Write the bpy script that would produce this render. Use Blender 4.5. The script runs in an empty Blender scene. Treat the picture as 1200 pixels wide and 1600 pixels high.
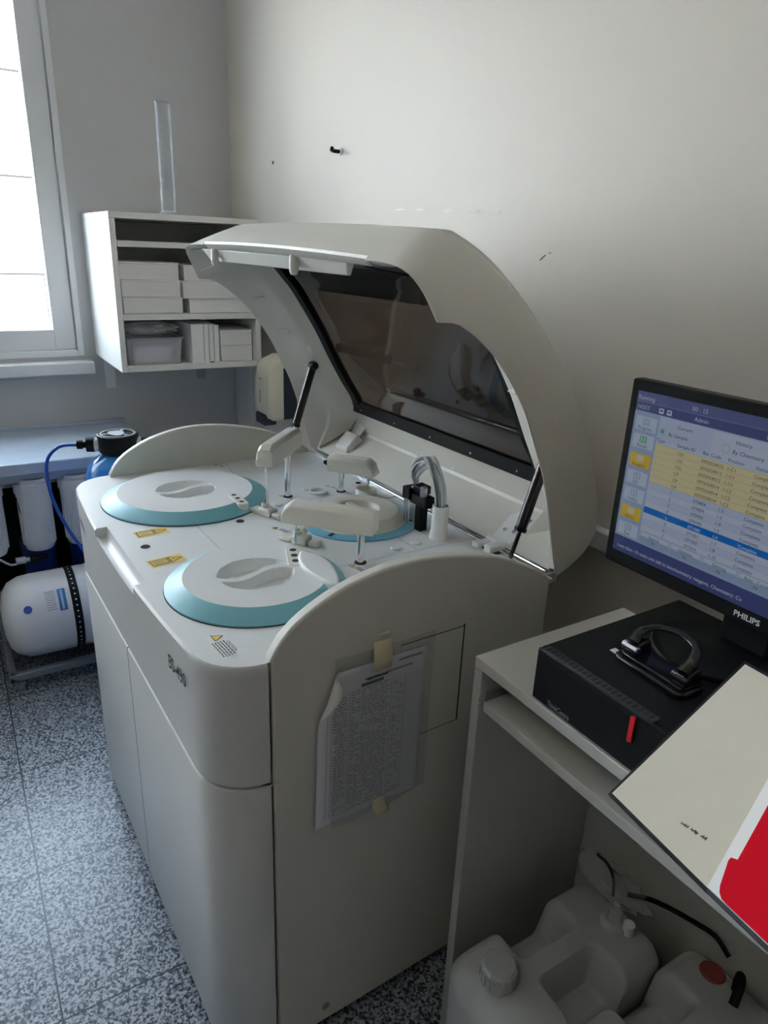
import bpy, math, random
from mathutils import Vector, Matrix
random.seed(7)
PI = math.pi
SC = bpy.context.scene
COL = SC.collection

# ------------------------------------------------------------------ camera
def cam_basis(yaw, pitch, roll):
    fwd = Vector((math.cos(pitch)*math.cos(yaw), math.cos(pitch)*math.sin(yaw), math.sin(pitch)))
    right = fwd.cross(Vector((0, 0, 1))).normalized()
    down = fwd.cross(right)
    c, s = math.cos(roll), math.sin(roll)
    r2 = c*right + s*down
    d2 = -s*right + c*down
    return r2, -d2, -fwd
cam = bpy.data.cameras.new('camera')
cam.sensor_fit = 'VERTICAL'
cam.sensor_height = 36.0
cam.lens = 1091.34/1600*36.0
cam.clip_start = 0.02
camo = bpy.data.objects.new('camera', cam)
COL.objects.link(camo)
r2, u2, b2 = cam_basis(2.5756, -0.36, -0.0413)
M3 = Matrix((r2, u2, b2)).transposed()
camo.matrix_world = Matrix.Translation((0.8056, -0.239, 1.4193)) @ M3.to_4x4()
SC.camera = camo

# ------------------------------------------------------------------ light
SC.view_settings.view_transform = 'Standard'
SC.view_settings.look = 'None'
SC.view_settings.gamma = 1.0
SC.view_settings.exposure = 1.16
try:
    SC.view_settings.use_curve_mapping = False
except Exception:
    pass
W = bpy.data.worlds.new('overcast_sky')
SC.world = W
W.use_nodes = True
bg = W.node_tree.nodes['Background']
bg.inputs[0].default_value = (0.66, 0.82, 1.0, 1)
bg.inputs[1].default_value = 5.5
SC.cycles.max_bounces = 10
SC.cycles.diffuse_bounces = 6
SC.cycles.transparent_max_bounces = 12
SC.cycles.caustics_reflective = False
SC.cycles.caustics_refractive = False
SC.cycles.use_denoising = True
SC.cycles.sample_clamp_indirect = 6.0

XW, YB, YF, XR, ZC = -2.2, 0.867, -2.9, 2.3, 2.75     # room: left wall, back wall, front wall, right wall, ceiling
ADDED_WIN = (-2.75, -1.65, 0.98, 2.38)                     # unseen opening added behind the camera's left to light the back wall
WIN1 = (-1.35, 0.235, 0.98, 2.38)                      # window 1 opening y0 y1 z0 z1 (left wall)
def portal(y0, y1, z0, z1):
    l = bpy.data.lights.new('daylight_portal', 'AREA')
    l.shape = 'RECTANGLE'; l.size = z1-z0; l.size_y = y1-y0
    l.cycles.is_portal = True
    o = bpy.data.objects.new('daylight_portal', l)
    COL.objects.link(o)
    o.location = (XW-0.20, (y0+y1)/2, (z0+z1)/2)
    o.rotation_euler = (0, -PI/2, 0)
portal(*WIN1)
portal(*ADDED_WIN)
# low winter sun on the facade across the yard (it cannot reach the windows directly)
sun = bpy.data.lights.new('sun', 'SUN'); sun.energy = 17.0; sun.angle = 0.01; sun.color = (1.0, 0.90, 0.78)
suno = bpy.data.objects.new('sun', sun); COL.objects.link(suno)
suno.rotation_euler = (0, math.radians(48), math.radians(15))
# unseen warm fill light, added under the ceiling on the camera's side
fill = bpy.data.lights.new('fill_light', 'AREA')
fill.shape = 'RECTANGLE'; fill.size = 1.2; fill.size_y = 0.3
fill.color = (1.0, 0.86, 0.68); fill.energy = 0.8
fillo = bpy.data.objects.new('fill_light', fill)
COL.objects.link(fillo)
fillo.location = (0.6, -1.2, ZC-0.06)

# ------------------------------------------------------------------ materials
def mat(name, col, rough=0.5, metal=0.0, **kw):
    m = bpy.data.materials.new(name)
    m.use_nodes = True
    b = m.node_tree.nodes['Principled BSDF']
    b.inputs['Base Color'].default_value = (*col, 1)
    b.inputs['Roughness'].default_value = rough
    b.inputs['Metallic'].default_value = metal
    if 'emit' in kw:
        b.inputs['Emission Color'].default_value = (*kw['emit'], 1)
        b.inputs['Emission Strength'].default_value = kw.get('strength', 1.0)
    if 'trans' in kw:
        b.inputs['Transmission Weight'].default_value = kw['trans']
    if 'ior' in kw:
        b.inputs['IOR'].default_value = kw['ior']
    if 'alpha' in kw:
        b.inputs['Alpha'].default_value = kw['alpha']
    if 'sss' in kw:
        b.inputs['Subsurface Weight'].default_value = kw['sss']
        b.inputs['Subsurface Radius'].default_value = (0.05, 0.05, 0.045)
        b.inputs['Subsurface Scale'].default_value = 0.3
    if 'spec' in kw:
        b.inputs['Specular IOR Level'].default_value = kw['spec']
    return m
def nodes(m):
    return m.node_tree.nodes, m.node_tree.links, m.node_tree.nodes['Principled BSDF']
def noisy(m, scale=40, amount=0.06, bump=0.0, detail=4):
    """break the flat colour and surface with procedural noise"""
    n, l, b = nodes(m)
    tc = n.new('ShaderNodeTexCoord')
    t = n.new('ShaderNodeTexNoise'); t.inputs['Scale'].default_value = scale; t.inputs['Detail'].default_value = detail
    l.new(tc.outputs['Object'], t.inputs['Vector'])
    base = b.inputs['Base Color'].default_value[:]
    mx = n.new('ShaderNodeMix'); mx.data_type = 'RGBA'
    mx.inputs['A'].default_value = (*[c*(1-amount) for c in base[:3]], 1)
    mx.inputs['B'].default_value = (*[min(1, c*(1+amount)) for c in base[:3]], 1)
    l.new(t.outputs['Fac'], mx.inputs['Factor'])
    l.new(mx.outputs['Result'], b.inputs['Base Color'])
    if bump:
        bp = n.new('ShaderNodeBump'); bp.inputs['Strength'].default_value = bump; bp.inputs['Distance'].default_value = 0.001
        l.new(t.outputs['Fac'], bp.inputs['Height']); l.new(bp.outputs['Normal'], b.inputs['Normal'])
    return m
M = {}
M['wall_beige'] = noisy(mat('wall_beige_paint', (0.73, 0.675, 0.595), 0.50), 3, 0.03, 0.03)
M['wall_grey'] = noisy(mat('wall_grey_paint', (0.60, 0.59, 0.59), 0.6), 6, 0.03, 0.05)
M['ceiling'] = noisy(mat('ceiling_paint', (0.86, 0.84, 0.80), 0.8), 5, 0.02)
M['room'] = noisy(mat('room_paint', (0.26, 0.235, 0.205), 0.7), 5, 0.03)
M['pvc'] = noisy(mat('white_pvc', (0.80, 0.80, 0.80), 0.35), 20, 0.01)
M['casing'] = noisy(mat('machine_ivory_plastic', (0.68, 0.655, 0.59), 0.42), 60, 0.015, 0.02)
M['front'] = noisy(mat('machine_front_plastic', (0.68, 0.665, 0.635), 0.40), 60, 0.015, 0.02)
M['deck'] = noisy(mat('machine_deck_white', (0.76, 0.76, 0.75), 0.38), 60, 0.015, 0.02)
M['cream'] = noisy(mat('cream_arm_plastic', (0.74, 0.71, 0.63), 0.4), 50, 0.015)
M['teal'] = noisy(mat('teal_plastic', (0.19, 0.47, 0.54), 0.38), 50, 0.02)
M['blue_ring'] = noisy(mat('sky_blue_plastic', (0.17, 0.45, 0.60), 0.38), 50, 0.02)
M['dark'] = mat('dark_gap', (0.015, 0.015, 0.015), 0.8)
M['black'] = noisy(mat('black_plastic', (0.009, 0.009, 0.010), 0.48, spec=0.16), 80, 0.1)
M['black_matte'] = noisy(mat('black_rubber', (0.010, 0.010, 0.011), 0.6, spec=0.25), 80, 0.1)
M['black_gloss'] = mat('black_gloss', (0.01, 0.01, 0.011), 0.12)
M['chrome'] = mat('chrome', (0.75, 0.75, 0.76), 0.15, 1.0)
M['steel'] = noisy(mat('brushed_steel', (0.40, 0.42, 0.45), 0.42, 0.9), 90, 0.1)
M['steel_top'] = noisy(mat('steel_table_sheet', (0.54, 0.62, 0.72), 0.33, 0.45), 25, 0.08)
M['shelf'] = noisy(mat('white_melamine', (0.85, 0.84, 0.79), 0.45), 15, 0.02)
M['carton'] = noisy(mat('white_carton', (0.84, 0.82, 0.79), 0.7), 30, 0.03)
M['carton2'] = noisy(mat('white_card', (0.88, 0.875, 0.86), 0.7), 30, 0.03)
M['desk'] = noisy(mat('desk_laminate', (0.66, 0.64, 0.58), 0.42), 15, 0.02)
M['desk_edge'] = noisy(mat('desk_edge_band', (0.52, 0.51, 0.48), 0.5), 15, 0.02)
M['ivory'] = noisy(mat('dispenser_cream', (0.76, 0.72, 0.58), 0.35), 20, 0.01)
M['navy'] = noisy(mat('dispenser_dark', (0.02, 0.028, 0.05), 0.4), 20, 0.1)
M['filter_white'] = noisy(mat('filter_housing_white', (0.72, 0.74, 0.78), 0.35, sss=0.0), 30, 0.02)
M['filter_blue'] = noisy(mat('filter_housing_blue', (0.01, 0.035, 0.20), 0.35), 30, 0.05)
M['tank_white'] = noisy(mat('tank_white_steel', (0.80, 0.81, 0.83), 0.35), 12, 0.03)
M['vessel_blue'] = noisy(mat('wound_blue_vessel', (0.008, 0.17, 0.52), 0.18), 60, 0.25, 0.2)
M['hose_blue'] = mat('blue_hose', (0.02, 0.09, 0.45), 0.35)
M['red'] = mat('red_accent', (0.70, 0.01, 0.02), 0.4)
M['red_card'] = noisy(mat('red_card', (0.60, 0.002, 0.015), 0.75, spec=0.08), 20, 0.02)
M['paper'] = noisy(mat('paper_white', (0.80, 0.79, 0.83), 0.8), 20, 0.03)
M['page'] = noisy(mat('page_white', (0.80, 0.79, 0.76), 0.8), 20, 0.02)
M['cover_inside'] = noisy(mat('cream_endpaper', (0.66, 0.61, 0.50), 0.7), 25, 0.03)
M['ink'] = mat('ink', (0.03, 0.03, 0.035), 0.7)
M['ink_soft'] = mat('ink_grey', (0.33, 0.33, 0.36), 0.8)
M['ink_green'] = mat('ink_green', (0.05, 0.14, 0.10), 0.7)
M['tape'] = noisy(mat('masking_tape', (0.70, 0.64, 0.42), 0.6), 60, 0.04)
M['sticker_yellow'] = mat('sticker_yellow', (0.80, 0.55, 0.10), 0.5)
M['sticker_clear'] = mat('sticker_pale', (0.80, 0.80, 0.80), 0.4)
M['label_blue'] = mat('label_blue', (0.03, 0.22, 0.48), 0.5)
M['white_text'] = mat('white_print', (0.75, 0.76, 0.78), 0.5)
M['grey_text'] = mat('grey_print', (0.45, 0.46, 0.48), 0.4)
M['logo'] = mat('blue_grey_print', (0.04, 0.06, 0.12), 0.5)
M['facade'] = noisy(mat('facade_white_cladding', (0.86, 0.86, 0.86), 0.6), 2, 0.02)
M['facade_seam'] = mat('facade_seam', (0.012, 0.012, 0.013), 0.8)
M['facade_ground'] = mat('yard_concrete', (0.5, 0.5, 0.5), 0.9)
M['can'] = noisy(mat('jerrycan_polyethylene', (0.47, 0.47, 0.45), 0.4), 12, 0.05, 0.15)
M['brown'] = mat('chipped_wood', (0.30, 0.17, 0.08), 0.8)
M['wheel'] = mat('castor_grey', (0.25, 0.25, 0.26), 0.6)

def glass(name, tint, gloss=(1, 1, 1), rough=0.02, ior=1.45):
    m = bpy.data.materials.new(name); m.use_nodes = True
    n, l = m.node_tree.nodes, m.node_tree.links
    n.clear()
    out = n.new('ShaderNodeOutputMaterial'); mix = n.new('ShaderNodeMixShader')
    t = n.new('ShaderNodeBsdfTransparent'); t.inputs[0].default_value = (*tint, 1)
    g = n.new('ShaderNodeBsdfGlossy'); g.inputs[0].default_value = (*gloss, 1); g.inputs['Roughness'].default_value = rough
    lw = n.new('ShaderNodeLayerWeight'); lw.inputs[0].default_value = 0.5      # Schlick reflectance, the same from both sides
    pw = n.new('ShaderNodeMath'); pw.operation = 'POWER'; pw.inputs[1].default_value = 5.0
    f = n.new('ShaderNodeMath'); f.operation = 'MULTIPLY_ADD'; f.inputs[1].default_value = 0.9; f.inputs[2].default_value = ((ior-1)/(ior+1))**2
    l.new(lw.outputs['Facing'], pw.inputs[0]); l.new(pw.outputs[0], f.inputs[0])
    l.new(f.outputs[0], mix.inputs[0]); l.new(t.outputs[0], mix.inputs[1]); l.new(g.outputs[0], mix.inputs[2])
    l.new(mix.outputs[0], out.inputs[0])
    return m
M['window_glass'] = glass('clear_window_glass', (0.96, 0.97, 0.97))
M['smoked'] = glass('smoked_acrylic', (0.078, 0.057, 0.044), rough=0.04, ior=1.5)
def film(name, tint, white, fac, rough=0.3):
    """thin clear or milky plastic: part see-through, part white sheen"""
    m = bpy.data.materials.new(name); m.use_nodes = True
    n, l = m.node_tree.nodes, m.node_tree.links
    b = n['Principled BSDF']; out = n['Material Output']
    b.inputs['Base Color'].default_value = (*white, 1); b.inputs['Roughness'].default_value = rough
    t = n.new('ShaderNodeBsdfTransparent'); t.inputs[0].default_value = (*tint, 1)
    mix = n.new('ShaderNodeMixShader'); mix.inputs[0].default_value = fac
    l.new(t.outputs[0], mix.inputs[1]); l.new(b.outputs[0], mix.inputs[2]); l.new(mix.outputs[0], out.inputs[0])
    return m
def edge_glass(name):
    m = film(name, (0.96, 0.97, 0.98), (0.85, 0.86, 0.88), 0.1, 0.15)
    n, l = m.node_tree.nodes, m.node_tree.links
    lw = n.new('ShaderNodeLayerWeight'); lw.inputs[0].default_value = 0.35
    pw = n.new('ShaderNodeMath'); pw.operation = 'POWER'; pw.inputs[1].default_value = 2.2
    mu = n.new('ShaderNodeMath'); mu.operation = 'MULTIPLY_ADD'; mu.inputs[1].default_value = 0.75; mu.inputs[2].default_value = 0.04
    l.new(lw.outputs['Facing'], pw.inputs[0]); l.new(pw.outputs[0], mu.inputs[0])
    mx = [x for x in n if x.type == 'MIX_SHADER'][0]; l.new(mu.outputs[0], mx.inputs[0])
    return m
M['cyl_glass'] = edge_glass('clear_cylinder_glass')
M['sleeve'] = film('clear_plastic_sleeve', (0.95, 0.95, 0.95), (0.5, 0.5, 0.48), 0.16, 0.25)
M['tub'] = film('milky_clear_tub', (0.93, 0.93, 0.95), (0.85, 0.85, 0.88), 0.42, 0.3)
M['bag'] = film('clear_bag', (0.96, 0.96, 0.96), (0.85, 0.85, 0.87), 0.42, 0.15)

def floor_material():
    m = mat('speckled_granite_tile', (0.4, 0.4, 0.42), 0.30)
    n, l, b = nodes(m)
    tc = n.new('ShaderNodeTexCoord')
    v1 = n.new('ShaderNodeTexVoronoi'); v1.inputs['Scale'].default_value = 215; v1.inputs['Randomness'].default_value = 1
    n1 = n.new('ShaderNodeTexNoise'); n1.inputs['Scale'].default_value = 125; n1.inputs['Detail'].default_value = 3; n1.inputs['Roughness'].default_value = 0.6
    l.new(tc.outputs['Object'], v1.inputs['Vector']); l.new(tc.outputs['Object'], n1.inputs['Vector'])
    sep = n.new('ShaderNodeSeparateColor'); l.new(v1.outputs['Color'], sep.inputs[0])
    add = n.new('ShaderNodeMath'); add.operation = 'MULTIPLY_ADD'; add.inputs[1].default_value = 0.42
    l.new(sep.outputs[0], add.inputs[0]); l.new(n1.outputs['Fac'], add.inputs[2])
    ramp = n.new('ShaderNodeValToRGB')
    e = ramp.color_ramp.elements
    e[0].position = 0.54; e[0].color = (0.022, 0.025, 0.032, 1)
    e[1].position = 0.90; e[1].color = (0.46, 0.49, 0.54, 1)
    x = ramp.color_ramp.elements.new(0.64); x.color = (0.11, 0.125, 0.15, 1)
    x = ramp.color_ramp.elements.new(0.75); x.color = (0.31, 0.335, 0.38, 1)
    l.new(add.outputs[0], ramp.inputs[0])
    T = 0.3887
    sp = n.new('ShaderNodeSeparateXYZ'); l.new(tc.outputs['Object'], sp.inputs[0])
    outs = []
    for ax in (0, 1):
        d = n.new('ShaderNodeMath'); d.operation = 'DIVIDE'; d.inputs[1].default_value = T; l.new(sp.outputs[ax], d.inputs[0])
        r = n.new('ShaderNodeMath'); r.operation = 'ROUND'; l.new(d.outputs[0], r.inputs[0])
        s = n.new('ShaderNodeMath'); s.operation = 'SUBTRACT'; l.new(d.outputs[0], s.inputs[0]); l.new(r.outputs[0], s.inputs[1])
        a = n.new('ShaderNodeMath'); a.operation = 'ABSOLUTE'; l.new(s.outputs[0], a.inputs[0])
        outs.append(a)
    mn = n.new('ShaderNodeMath'); mn.operation = 'MINIMUM'; l.new(outs[0].outputs[0], mn.inputs[0]); l.new(outs[1].outputs[0], mn.inputs[1])
    lt = n.new('ShaderNodeMath'); lt.operation = 'LESS_THAN'; lt.inputs[1].default_value = 0.0046; l.new(mn.outputs[0], lt.inputs[0])
    mx = n.new('ShaderNodeMix'); mx.data_type = 'RGBA'; mx.inputs['B'].default_value = (0.018, 0.020, 0.026, 1)
    l.new(lt.outputs[0], mx.inputs['Factor']); l.new(ramp.outputs[0], mx.inputs['A'])
    l.new(mx.outputs['Result'], b.inputs['Base Color'])
    return m
M['floor'] = floor_material()

# ------------------------------------------------------------------ mesh helpers
class MB:
    def __init__(s):
        s.v = []; s.f = []; s.m = []
    def face(s, idx, mi=0):
        s.f.append(tuple(idx)); s.m.append(mi)
    def poly(s, pts, mi=0):
        b = len(s.v); s.v += [tuple(p) for p in pts]; s.face(range(b, b+len(pts)), mi); return s
    def box(s, x0, x1, y0, y1, z0, z1, mi=0):
        b = len(s.v)
        s.v += [(x, y, z) for z in (z0, z1) for y in (y0, y1) for x in (x0, x1)]
        for q in ((0, 2, 3, 1), (4, 5, 7, 6), (0, 1, 5, 4), (2, 6, 7, 3), (0, 4, 6, 2), (1, 3, 7, 5)):
            s.face([b+i for i in q], mi)
        return s
    def hexa(s, p, mi=0):
        """eight corners: bottom ring then top ring"""
        b = len(s.v); s.v += [tuple(q) for q in p]
        for q in ((3, 2, 1, 0), (4, 5, 6, 7), (0, 1, 5, 4), (1, 2, 6, 5), (2, 3, 7, 6), (3, 0, 4, 7)):
            s.face([b+i for i in q], mi)
        return s
    def prism(s, poly, axis, a0, a1, mi=0):
        """2D polygon extruded along an axis"""
        def P(p, a):
            return (a, p[0], p[1]) if axis == 'x' else (p[0], a, p[1]) if axis == 'y' else (p[0], p[1], a)
        b = len(s.v); n = len(poly)
        s.v += [P(p, a0) for p in poly] + [P(p, a1) for p in poly]
        s.face(range(b, b+n), mi); s.face(range(b+2*n-1, b+n-1, -1), mi)
        for i in range(n):
            j = (i+1) % n
            s.face((b+i, b+n+i, b+n+j, b+j), mi)
        return s
    def grid(s, P, cu=False, cv=False, mi=0):
        b = len(s.v); nu, nv = len(P), len(P[0])
        for row in P: s.v += [tuple(p) for p in row]
        for i in range(nu if cu else nu-1):
            for j in range(nv if cv else nv-1):
                i2, j2 = (i+1) % nu, (j+1) % nv
                s.face((b+i*nv+j, b+i2*nv+j, b+i2*nv+j2, b+i*nv+j2), mi)
        return s
    def tube(s, path, r, n=10, caps=True, mi=0, closed=False):
        path = [Vector(p) for p in path]; rows = []; prev = None
        rr = r if isinstance(r, (list, tuple)) else [r]*len(path)
        L = len(path)
        for i, p in enumerate(path):
            a = path[(i-1) % L] if (closed or i > 0) else p
            c = path[(i+1) % L] if (closed or i < L-1) else p
            t = (c-a).normalized()
            if prev is None:
                u = t.cross(Vector((0, 0, 1)))
                if u.length < 1e-3: u = t.cross(Vector((1, 0, 0)))
                u.normalize()
            else:
                u = (prev - t*prev.dot(t)).normalized()
            prev = u; w = t.cross(u)
            rows.append([p + rr[i]*(math.cos(2*PI*k/n)*u + math.sin(2*PI*k/n)*w) for k in range(n)])
        b = len(s.v)
        s.grid(rows, cu=closed, cv=True, mi=mi)
        if caps and not closed:
            s.face([b+k for k in range(n)][::-1], mi); s.face([b+(len(path)-1)*n+k for k in range(n)], mi)
        return s
    def lathe(s, prof, c=(0, 0, 0), n=40, axis='z', mi=0, caps=True, a0=0, a1=2*PI):
        """profile of (radius, height) turned about an axis through c"""
        full = abs(a1-a0-2*PI) < 1e-6
        rows = []
        for (r, h) in prof:
            row = []
            for k in range(n if full else n+1):
                a = a0+(a1-a0)*k/n
                x, y = r*math.cos(a), r*math.sin(a)
                p = (x, y, h) if axis == 'z' else (h, x, y) if axis == 'x' else (y, h, x)
                row.append((p[0]+c[0], p[1]+c[1], p[2]+c[2]))
            rows.append(row)
        b = len(s.v); m = len(rows[0])
        s.grid(rows, cv=full, mi=mi)
        if caps and full:
            if prof[0][0] > 1e-6: s.face([b+k for k in range(m)][::-1], mi)
            if prof[-1][0] > 1e-6: s.face([b+(len(rows)-1)*m+k for k in range(m)], mi)
        return s
    def disc(s, c, r, n=24, mi=0, ry=None):
        return s.poly([(c[0]+r*math.cos(2*PI*k/n), c[1]+(ry or r)*math.sin(2*PI*k/n), c[2]) for k in range(n)], mi)
    def add(s, o, mat4=None, mi=None):
        b = len(s.v)
        s.v += [tuple((mat4 @ Vector(p)) if mat4 else p) for p in o.v]
        for f, m in zip(o.f, o.m): s.face([b+i for i in f], m if mi is None else mi)
        return s
    def build(s, name, mats, parent=None, bevel=0, seg=2, smooth=35, solid=0, normals=True):
        me = bpy.data.meshes.new(name)
        me.from_pydata(s.v, [], s.f)
        if not isinstance(mats, (list, tuple)): mats = [mats]
        for m in mats: me.materials.append(m)
        me.polygons.foreach_set('material_index', s.m)
        if normals:
            import bmesh
            bm = bmesh.new(); bm.from_mesh(me)
            bmesh.ops.remove_doubles(bm, verts=bm.verts, dist=1e-6)
            bmesh.ops.recalc_face_normals(bm, faces=bm.faces)
            bm.to_mesh(me); bm.free()
        o = bpy.data.objects.new(name, me)
        COL.objects.link(o)
        if parent: o.parent = parent
        if solid:
            md = o.modifiers.new('thickness', 'SOLIDIFY'); md.thickness = solid; md.offset = -1
        if bevel:
            md = o.modifiers.new('rounding', 'BEVEL'); md.width = bevel; md.segments = seg
            md.limit_method = 'ANGLE'; md.angle_limit = math.radians(40)
        if smooth:
            me.shade_smooth()
            me.set_sharp_from_angle(angle=math.radians(smooth))
        return o
def text_mb(txt, size, align='LEFT', sx=1.0, bold=0.0):
    c = bpy.data.curves.new('t', 'FONT'); c.body = txt; c.size = size; c.align_x = align; c.resolution_u = 2; c.offset = bold*size
    o = bpy.data.objects.new('t', c); COL.objects.link(o)
    dg = bpy.context.evaluated_depsgraph_get()
    me = bpy.data.meshes.new_from_object(o.evaluated_get(dg))
    mb = MB()
    mb.v = [(v.co.x*sx, v.co.y, 0) for v in me.vertices]
    for p in me.polygons: mb.face(p.vertices)
    bpy.data.objects.remove(o); bpy.data.curves.remove(c); bpy.data.meshes.remove(me)
    return mb
def frame(o, u, v):
    """matrix taking local x,y,z to u, v, u x v at origin o"""
    u = Vector(u).normalized(); v = Vector(v).normalized(); w = u.cross(v)
    m = Matrix((u, v, w)).transposed().to_4x4(); m.translation = Vector(o); return m
def catmull(pts, n):
    """n points, evenly spaced by arc length, on a smooth curve through pts"""
    P = [Vector(p) for p in pts]; Q = [2*P[0]-P[1]] + P + [2*P[-1]-P[-2]]; d = []
    for i in range(1, len(Q)-2):
        for k in range(16):
            t = k/16
            a, b, c, e = Q[i-1], Q[i], Q[i+1], Q[i+2]
            d.append(0.5*((2*b) + (c-a)*t + (2*a-5*b+4*c-e)*t*t + (3*b-a-3*c+e)*t**3))
    d.append(P[-1])
    L = [0]
    for i in range(1, len(d)): L.append(L[-1]+(d[i]-d[i-1]).length)
    out = []; j = 0
    for k in range(n):
        s = L[-1]*k/(n-1)
        while j < len(d)-2 and L[j+1] < s: j += 1
        f = (s-L[j])/max(1e-9, L[j+1]-L[j]); out.append(d[j].lerp(d[j+1], min(1, max(0, f))))
    return out
def empty(name, loc=(0, 0, 0), rz=0.0):
    o = bpy.data.objects.new(name, None); COL.objects.link(o)
    o.location = loc; o.rotation_euler = (0, 0, rz); o.empty_display_size = 0.05
    return o
def tag(o, label=None, cat=None, group=None, kind=None):
    if label: o['label'] = label
    if cat: o['category'] = cat
    if group: o['group'] = group
    if kind: o['kind'] = kind
    return o
def struct(o):
    o['kind'] = 'structure'; return o
def rrect(x0, x1, y0, y1, r, n=6):
    out = []
    for cx, cy, a in ((x1-r, y0+r, -PI/2), (x1-r, y1-r, 0), (x0+r, y1-r, PI/2), (x0+r, y0+r, PI)):
        for k in range(n+1):
            t = a+PI/2*k/n; out.append((cx+r*math.cos(t), cy+r*math.sin(t)))
    return out

# ------------------------------------------------------------------ room shell
fl = MB().poly([(XW-0.2, YF-0.1, 0), (XR+0.1, YF-0.1, 0), (XR+0.1, YB+0.1, 0), (XW-0.2, YB+0.1, 0)])
th = -0.0077
inv = Matrix.Translation((0.6613, 0.2379, 0))
rot = Matrix.Rotation(-th, 4, 'Z')
fl.v = [tuple(rot @ inv @ Vector(p)) for p in fl.v]
fo = fl.build('floor', M['floor'], smooth=0)
fo.location = (-0.6613, -0.2379, 0); fo.rotation_euler = (0, 0, th); struct(fo)
struct(MB().box(XW-0.25, XR+0.1, YF-0.1, YB+0.1, ZC, ZC+0.1).build('ceiling', M['ceiling'], smooth=0))
struct(MB().box(XW-0.25, XR+0.1, YB, YB+0.1, 0, ZC).build('wall_back', M['wall_beige'], smooth=0))
struct(MB().box(XR, XR+0.1, YF, YB, 0, ZC).build('wall_right', M['room'], smooth=0))
struct(MB().box(XW-0.25, XR+0.1, YF-0.1, YF, 0, ZC).build('wall_front', M['room'], smooth=0))
wl = MB(); T0 = XW-0.25
for a, b in ((YF, ADDED_WIN[0]), (ADDED_WIN[1], WIN1[0]), (WIN1[1], YB)): wl.box(T0, XW, a, b, 0, ZC)
for w in (WIN1, ADDED_WIN):
    wl.box(T0, XW, w[0], w[1], 0, w[2]); wl.box(T0, XW, w[0], w[1], w[3], ZC)
struct(wl.build('wall_left', M['wall_grey'], smooth=0))

def window(name, w, splits, handle=False):
    """white pvc window: fixed frame, sashes, panes, inner board"""
    y0, y1, z0, z1 = w
    root = struct(empty(name, (XW, (y0+y1)/2, z0)))
    ox, oy, oz = root.location
    fr = MB(); a, b = XW-0.085-ox, XW+0.012-ox
    t = 0.022
    Y0, Y1, Z0, Z1 = y0-oy, y1-oy, z0-oz, z1-oz
    fr.box(a, b, Y0, Y0+t, Z0, Z1); fr.box(a, b, Y1-t, Y1, Z0, Z1)
    fr.box(a, b, Y0+t, Y1-t, Z0, Z0+t); fr.box(a, b, Y0+t, Y1-t, Z1-t, Z1)
    struct(fr.build('window_frame', M['pvc'], root, bevel=0.003))
    ed = [Y0+t] + [s-oy for s in splits] + [Y1-t]
    for i in range(len(ed)-1):
        sa, sb = ed[i]+0.003, ed[i+1]-0.003; q = 0.075
        za, zb = Z0+t+0.003, Z1-t-0.003
        s = MB(); c, d = XW-0.075-ox, XW-0.004-ox
        s.box(c, d, sa, sa+q, za, zb); s.box(c, d, sb-q, sb, za, zb)
        s.box(c, d, sa+q, sb-q, za, za+q); s.box(c, d, sa+q, sb-q, zb-q, zb)
        # glazing bead
        so = struct(s.build('window_sash', M['pvc'], root, bevel=0.004))
        p = MB().box(XW-0.045-ox, XW-0.039-ox, sa+q-0.008, sb-q+0.008, za+q-0.008, zb-q+0.008)
        struct(p.build('window_pane', M['window_glass'], so, smooth=0))
    return root
w1 = window('window_1', WIN1, [-0.55])
window('added_window', ADDED_WIN, [-2.2])  # out of view, added to brighten the back wall
sl = MB().box(XW-0.02, XW+0.055, WIN1[0]-0.04, 0.262, 0.912, 0.962)
struct(sl.build('trim_3', M['pvc'], bevel=0.006))

# wall trunking along the back wall, and a thin pale strip in the corner under the shelf
tr = MB().box(-0.75, XR, YB-0.026, YB+0.001, 0.858, 0.899)
struct(tr.build('trim_1', M['pvc'], bevel=0.003))
struct(MB().box(XW+0.002, XW+0.19, YB-0.012, YB+0.001, 0.0, 1.02).build('pale_strip', M['pvc'], bevel=0.003))
# paint scuffs and old plug holes on the back wall
sc = MB()
for (cx, cz, w_, h_) in ((-0.92, 1.519, 0.06, 0.006), (-0.82, 1.517, 0.05, 0.007), (-0.70, 1.512, 0.045, 0.009), (-0.60, 1.509, 0.06, 0.010), (-0.52, 1.505, 0.05, 0.010)):
    n = 14
    sc.poly([(cx+w_*0.5*math.cos(2*PI*k/n)*(0.7+0.5*random.random()), YB-0.0012, cz+h_*0.5*math.sin(2*PI*k/n)*(0.6+0.6*random.random())) for k in range(n)])
struct(tag(sc.build('trim_4', mat('chipped_filler', (0.95, 0.92, 0.86), 0.8, spec=0.1), smooth=0)))
mk = MB()
mk.tube([(-0.36, YB-0.001, 1.410), (-0.352, YB-0.001, 1.416), (-0.345, YB-0.001, 1.420)], 0.0011, 5)
mk.tube([(-0.336, YB-0.001, 1.424), (-0.330, YB-0.001, 1.425)], 0.001, 5)
struct(mk.build('trim_5', mat('pencil_scratch', (0.25, 0.24, 0.22), 0.8)))

# world outside the window: a white clad facade across the yard
fa = MB().box(-6.2, -6.0, -9, 7, -3, 3.35)
for k in range(8):
    z = -2.6+0.74*k
    fa.box(-6.002, -5.99, -9, 7, z, z+0.016, 1)
struct(tag(fa.build('facade_wall', [M['facade'], M['facade_seam']], smooth=0), 'white panelled building wall seen through the window', 'building'))
struct(MB().poly([(-6.1, -9, -3), (XW-0.26, -9, -3), (XW-0.26, 7, -3), (-6.1, 7, -3)]).build('ground', M['facade_ground'], smooth=0))

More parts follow.
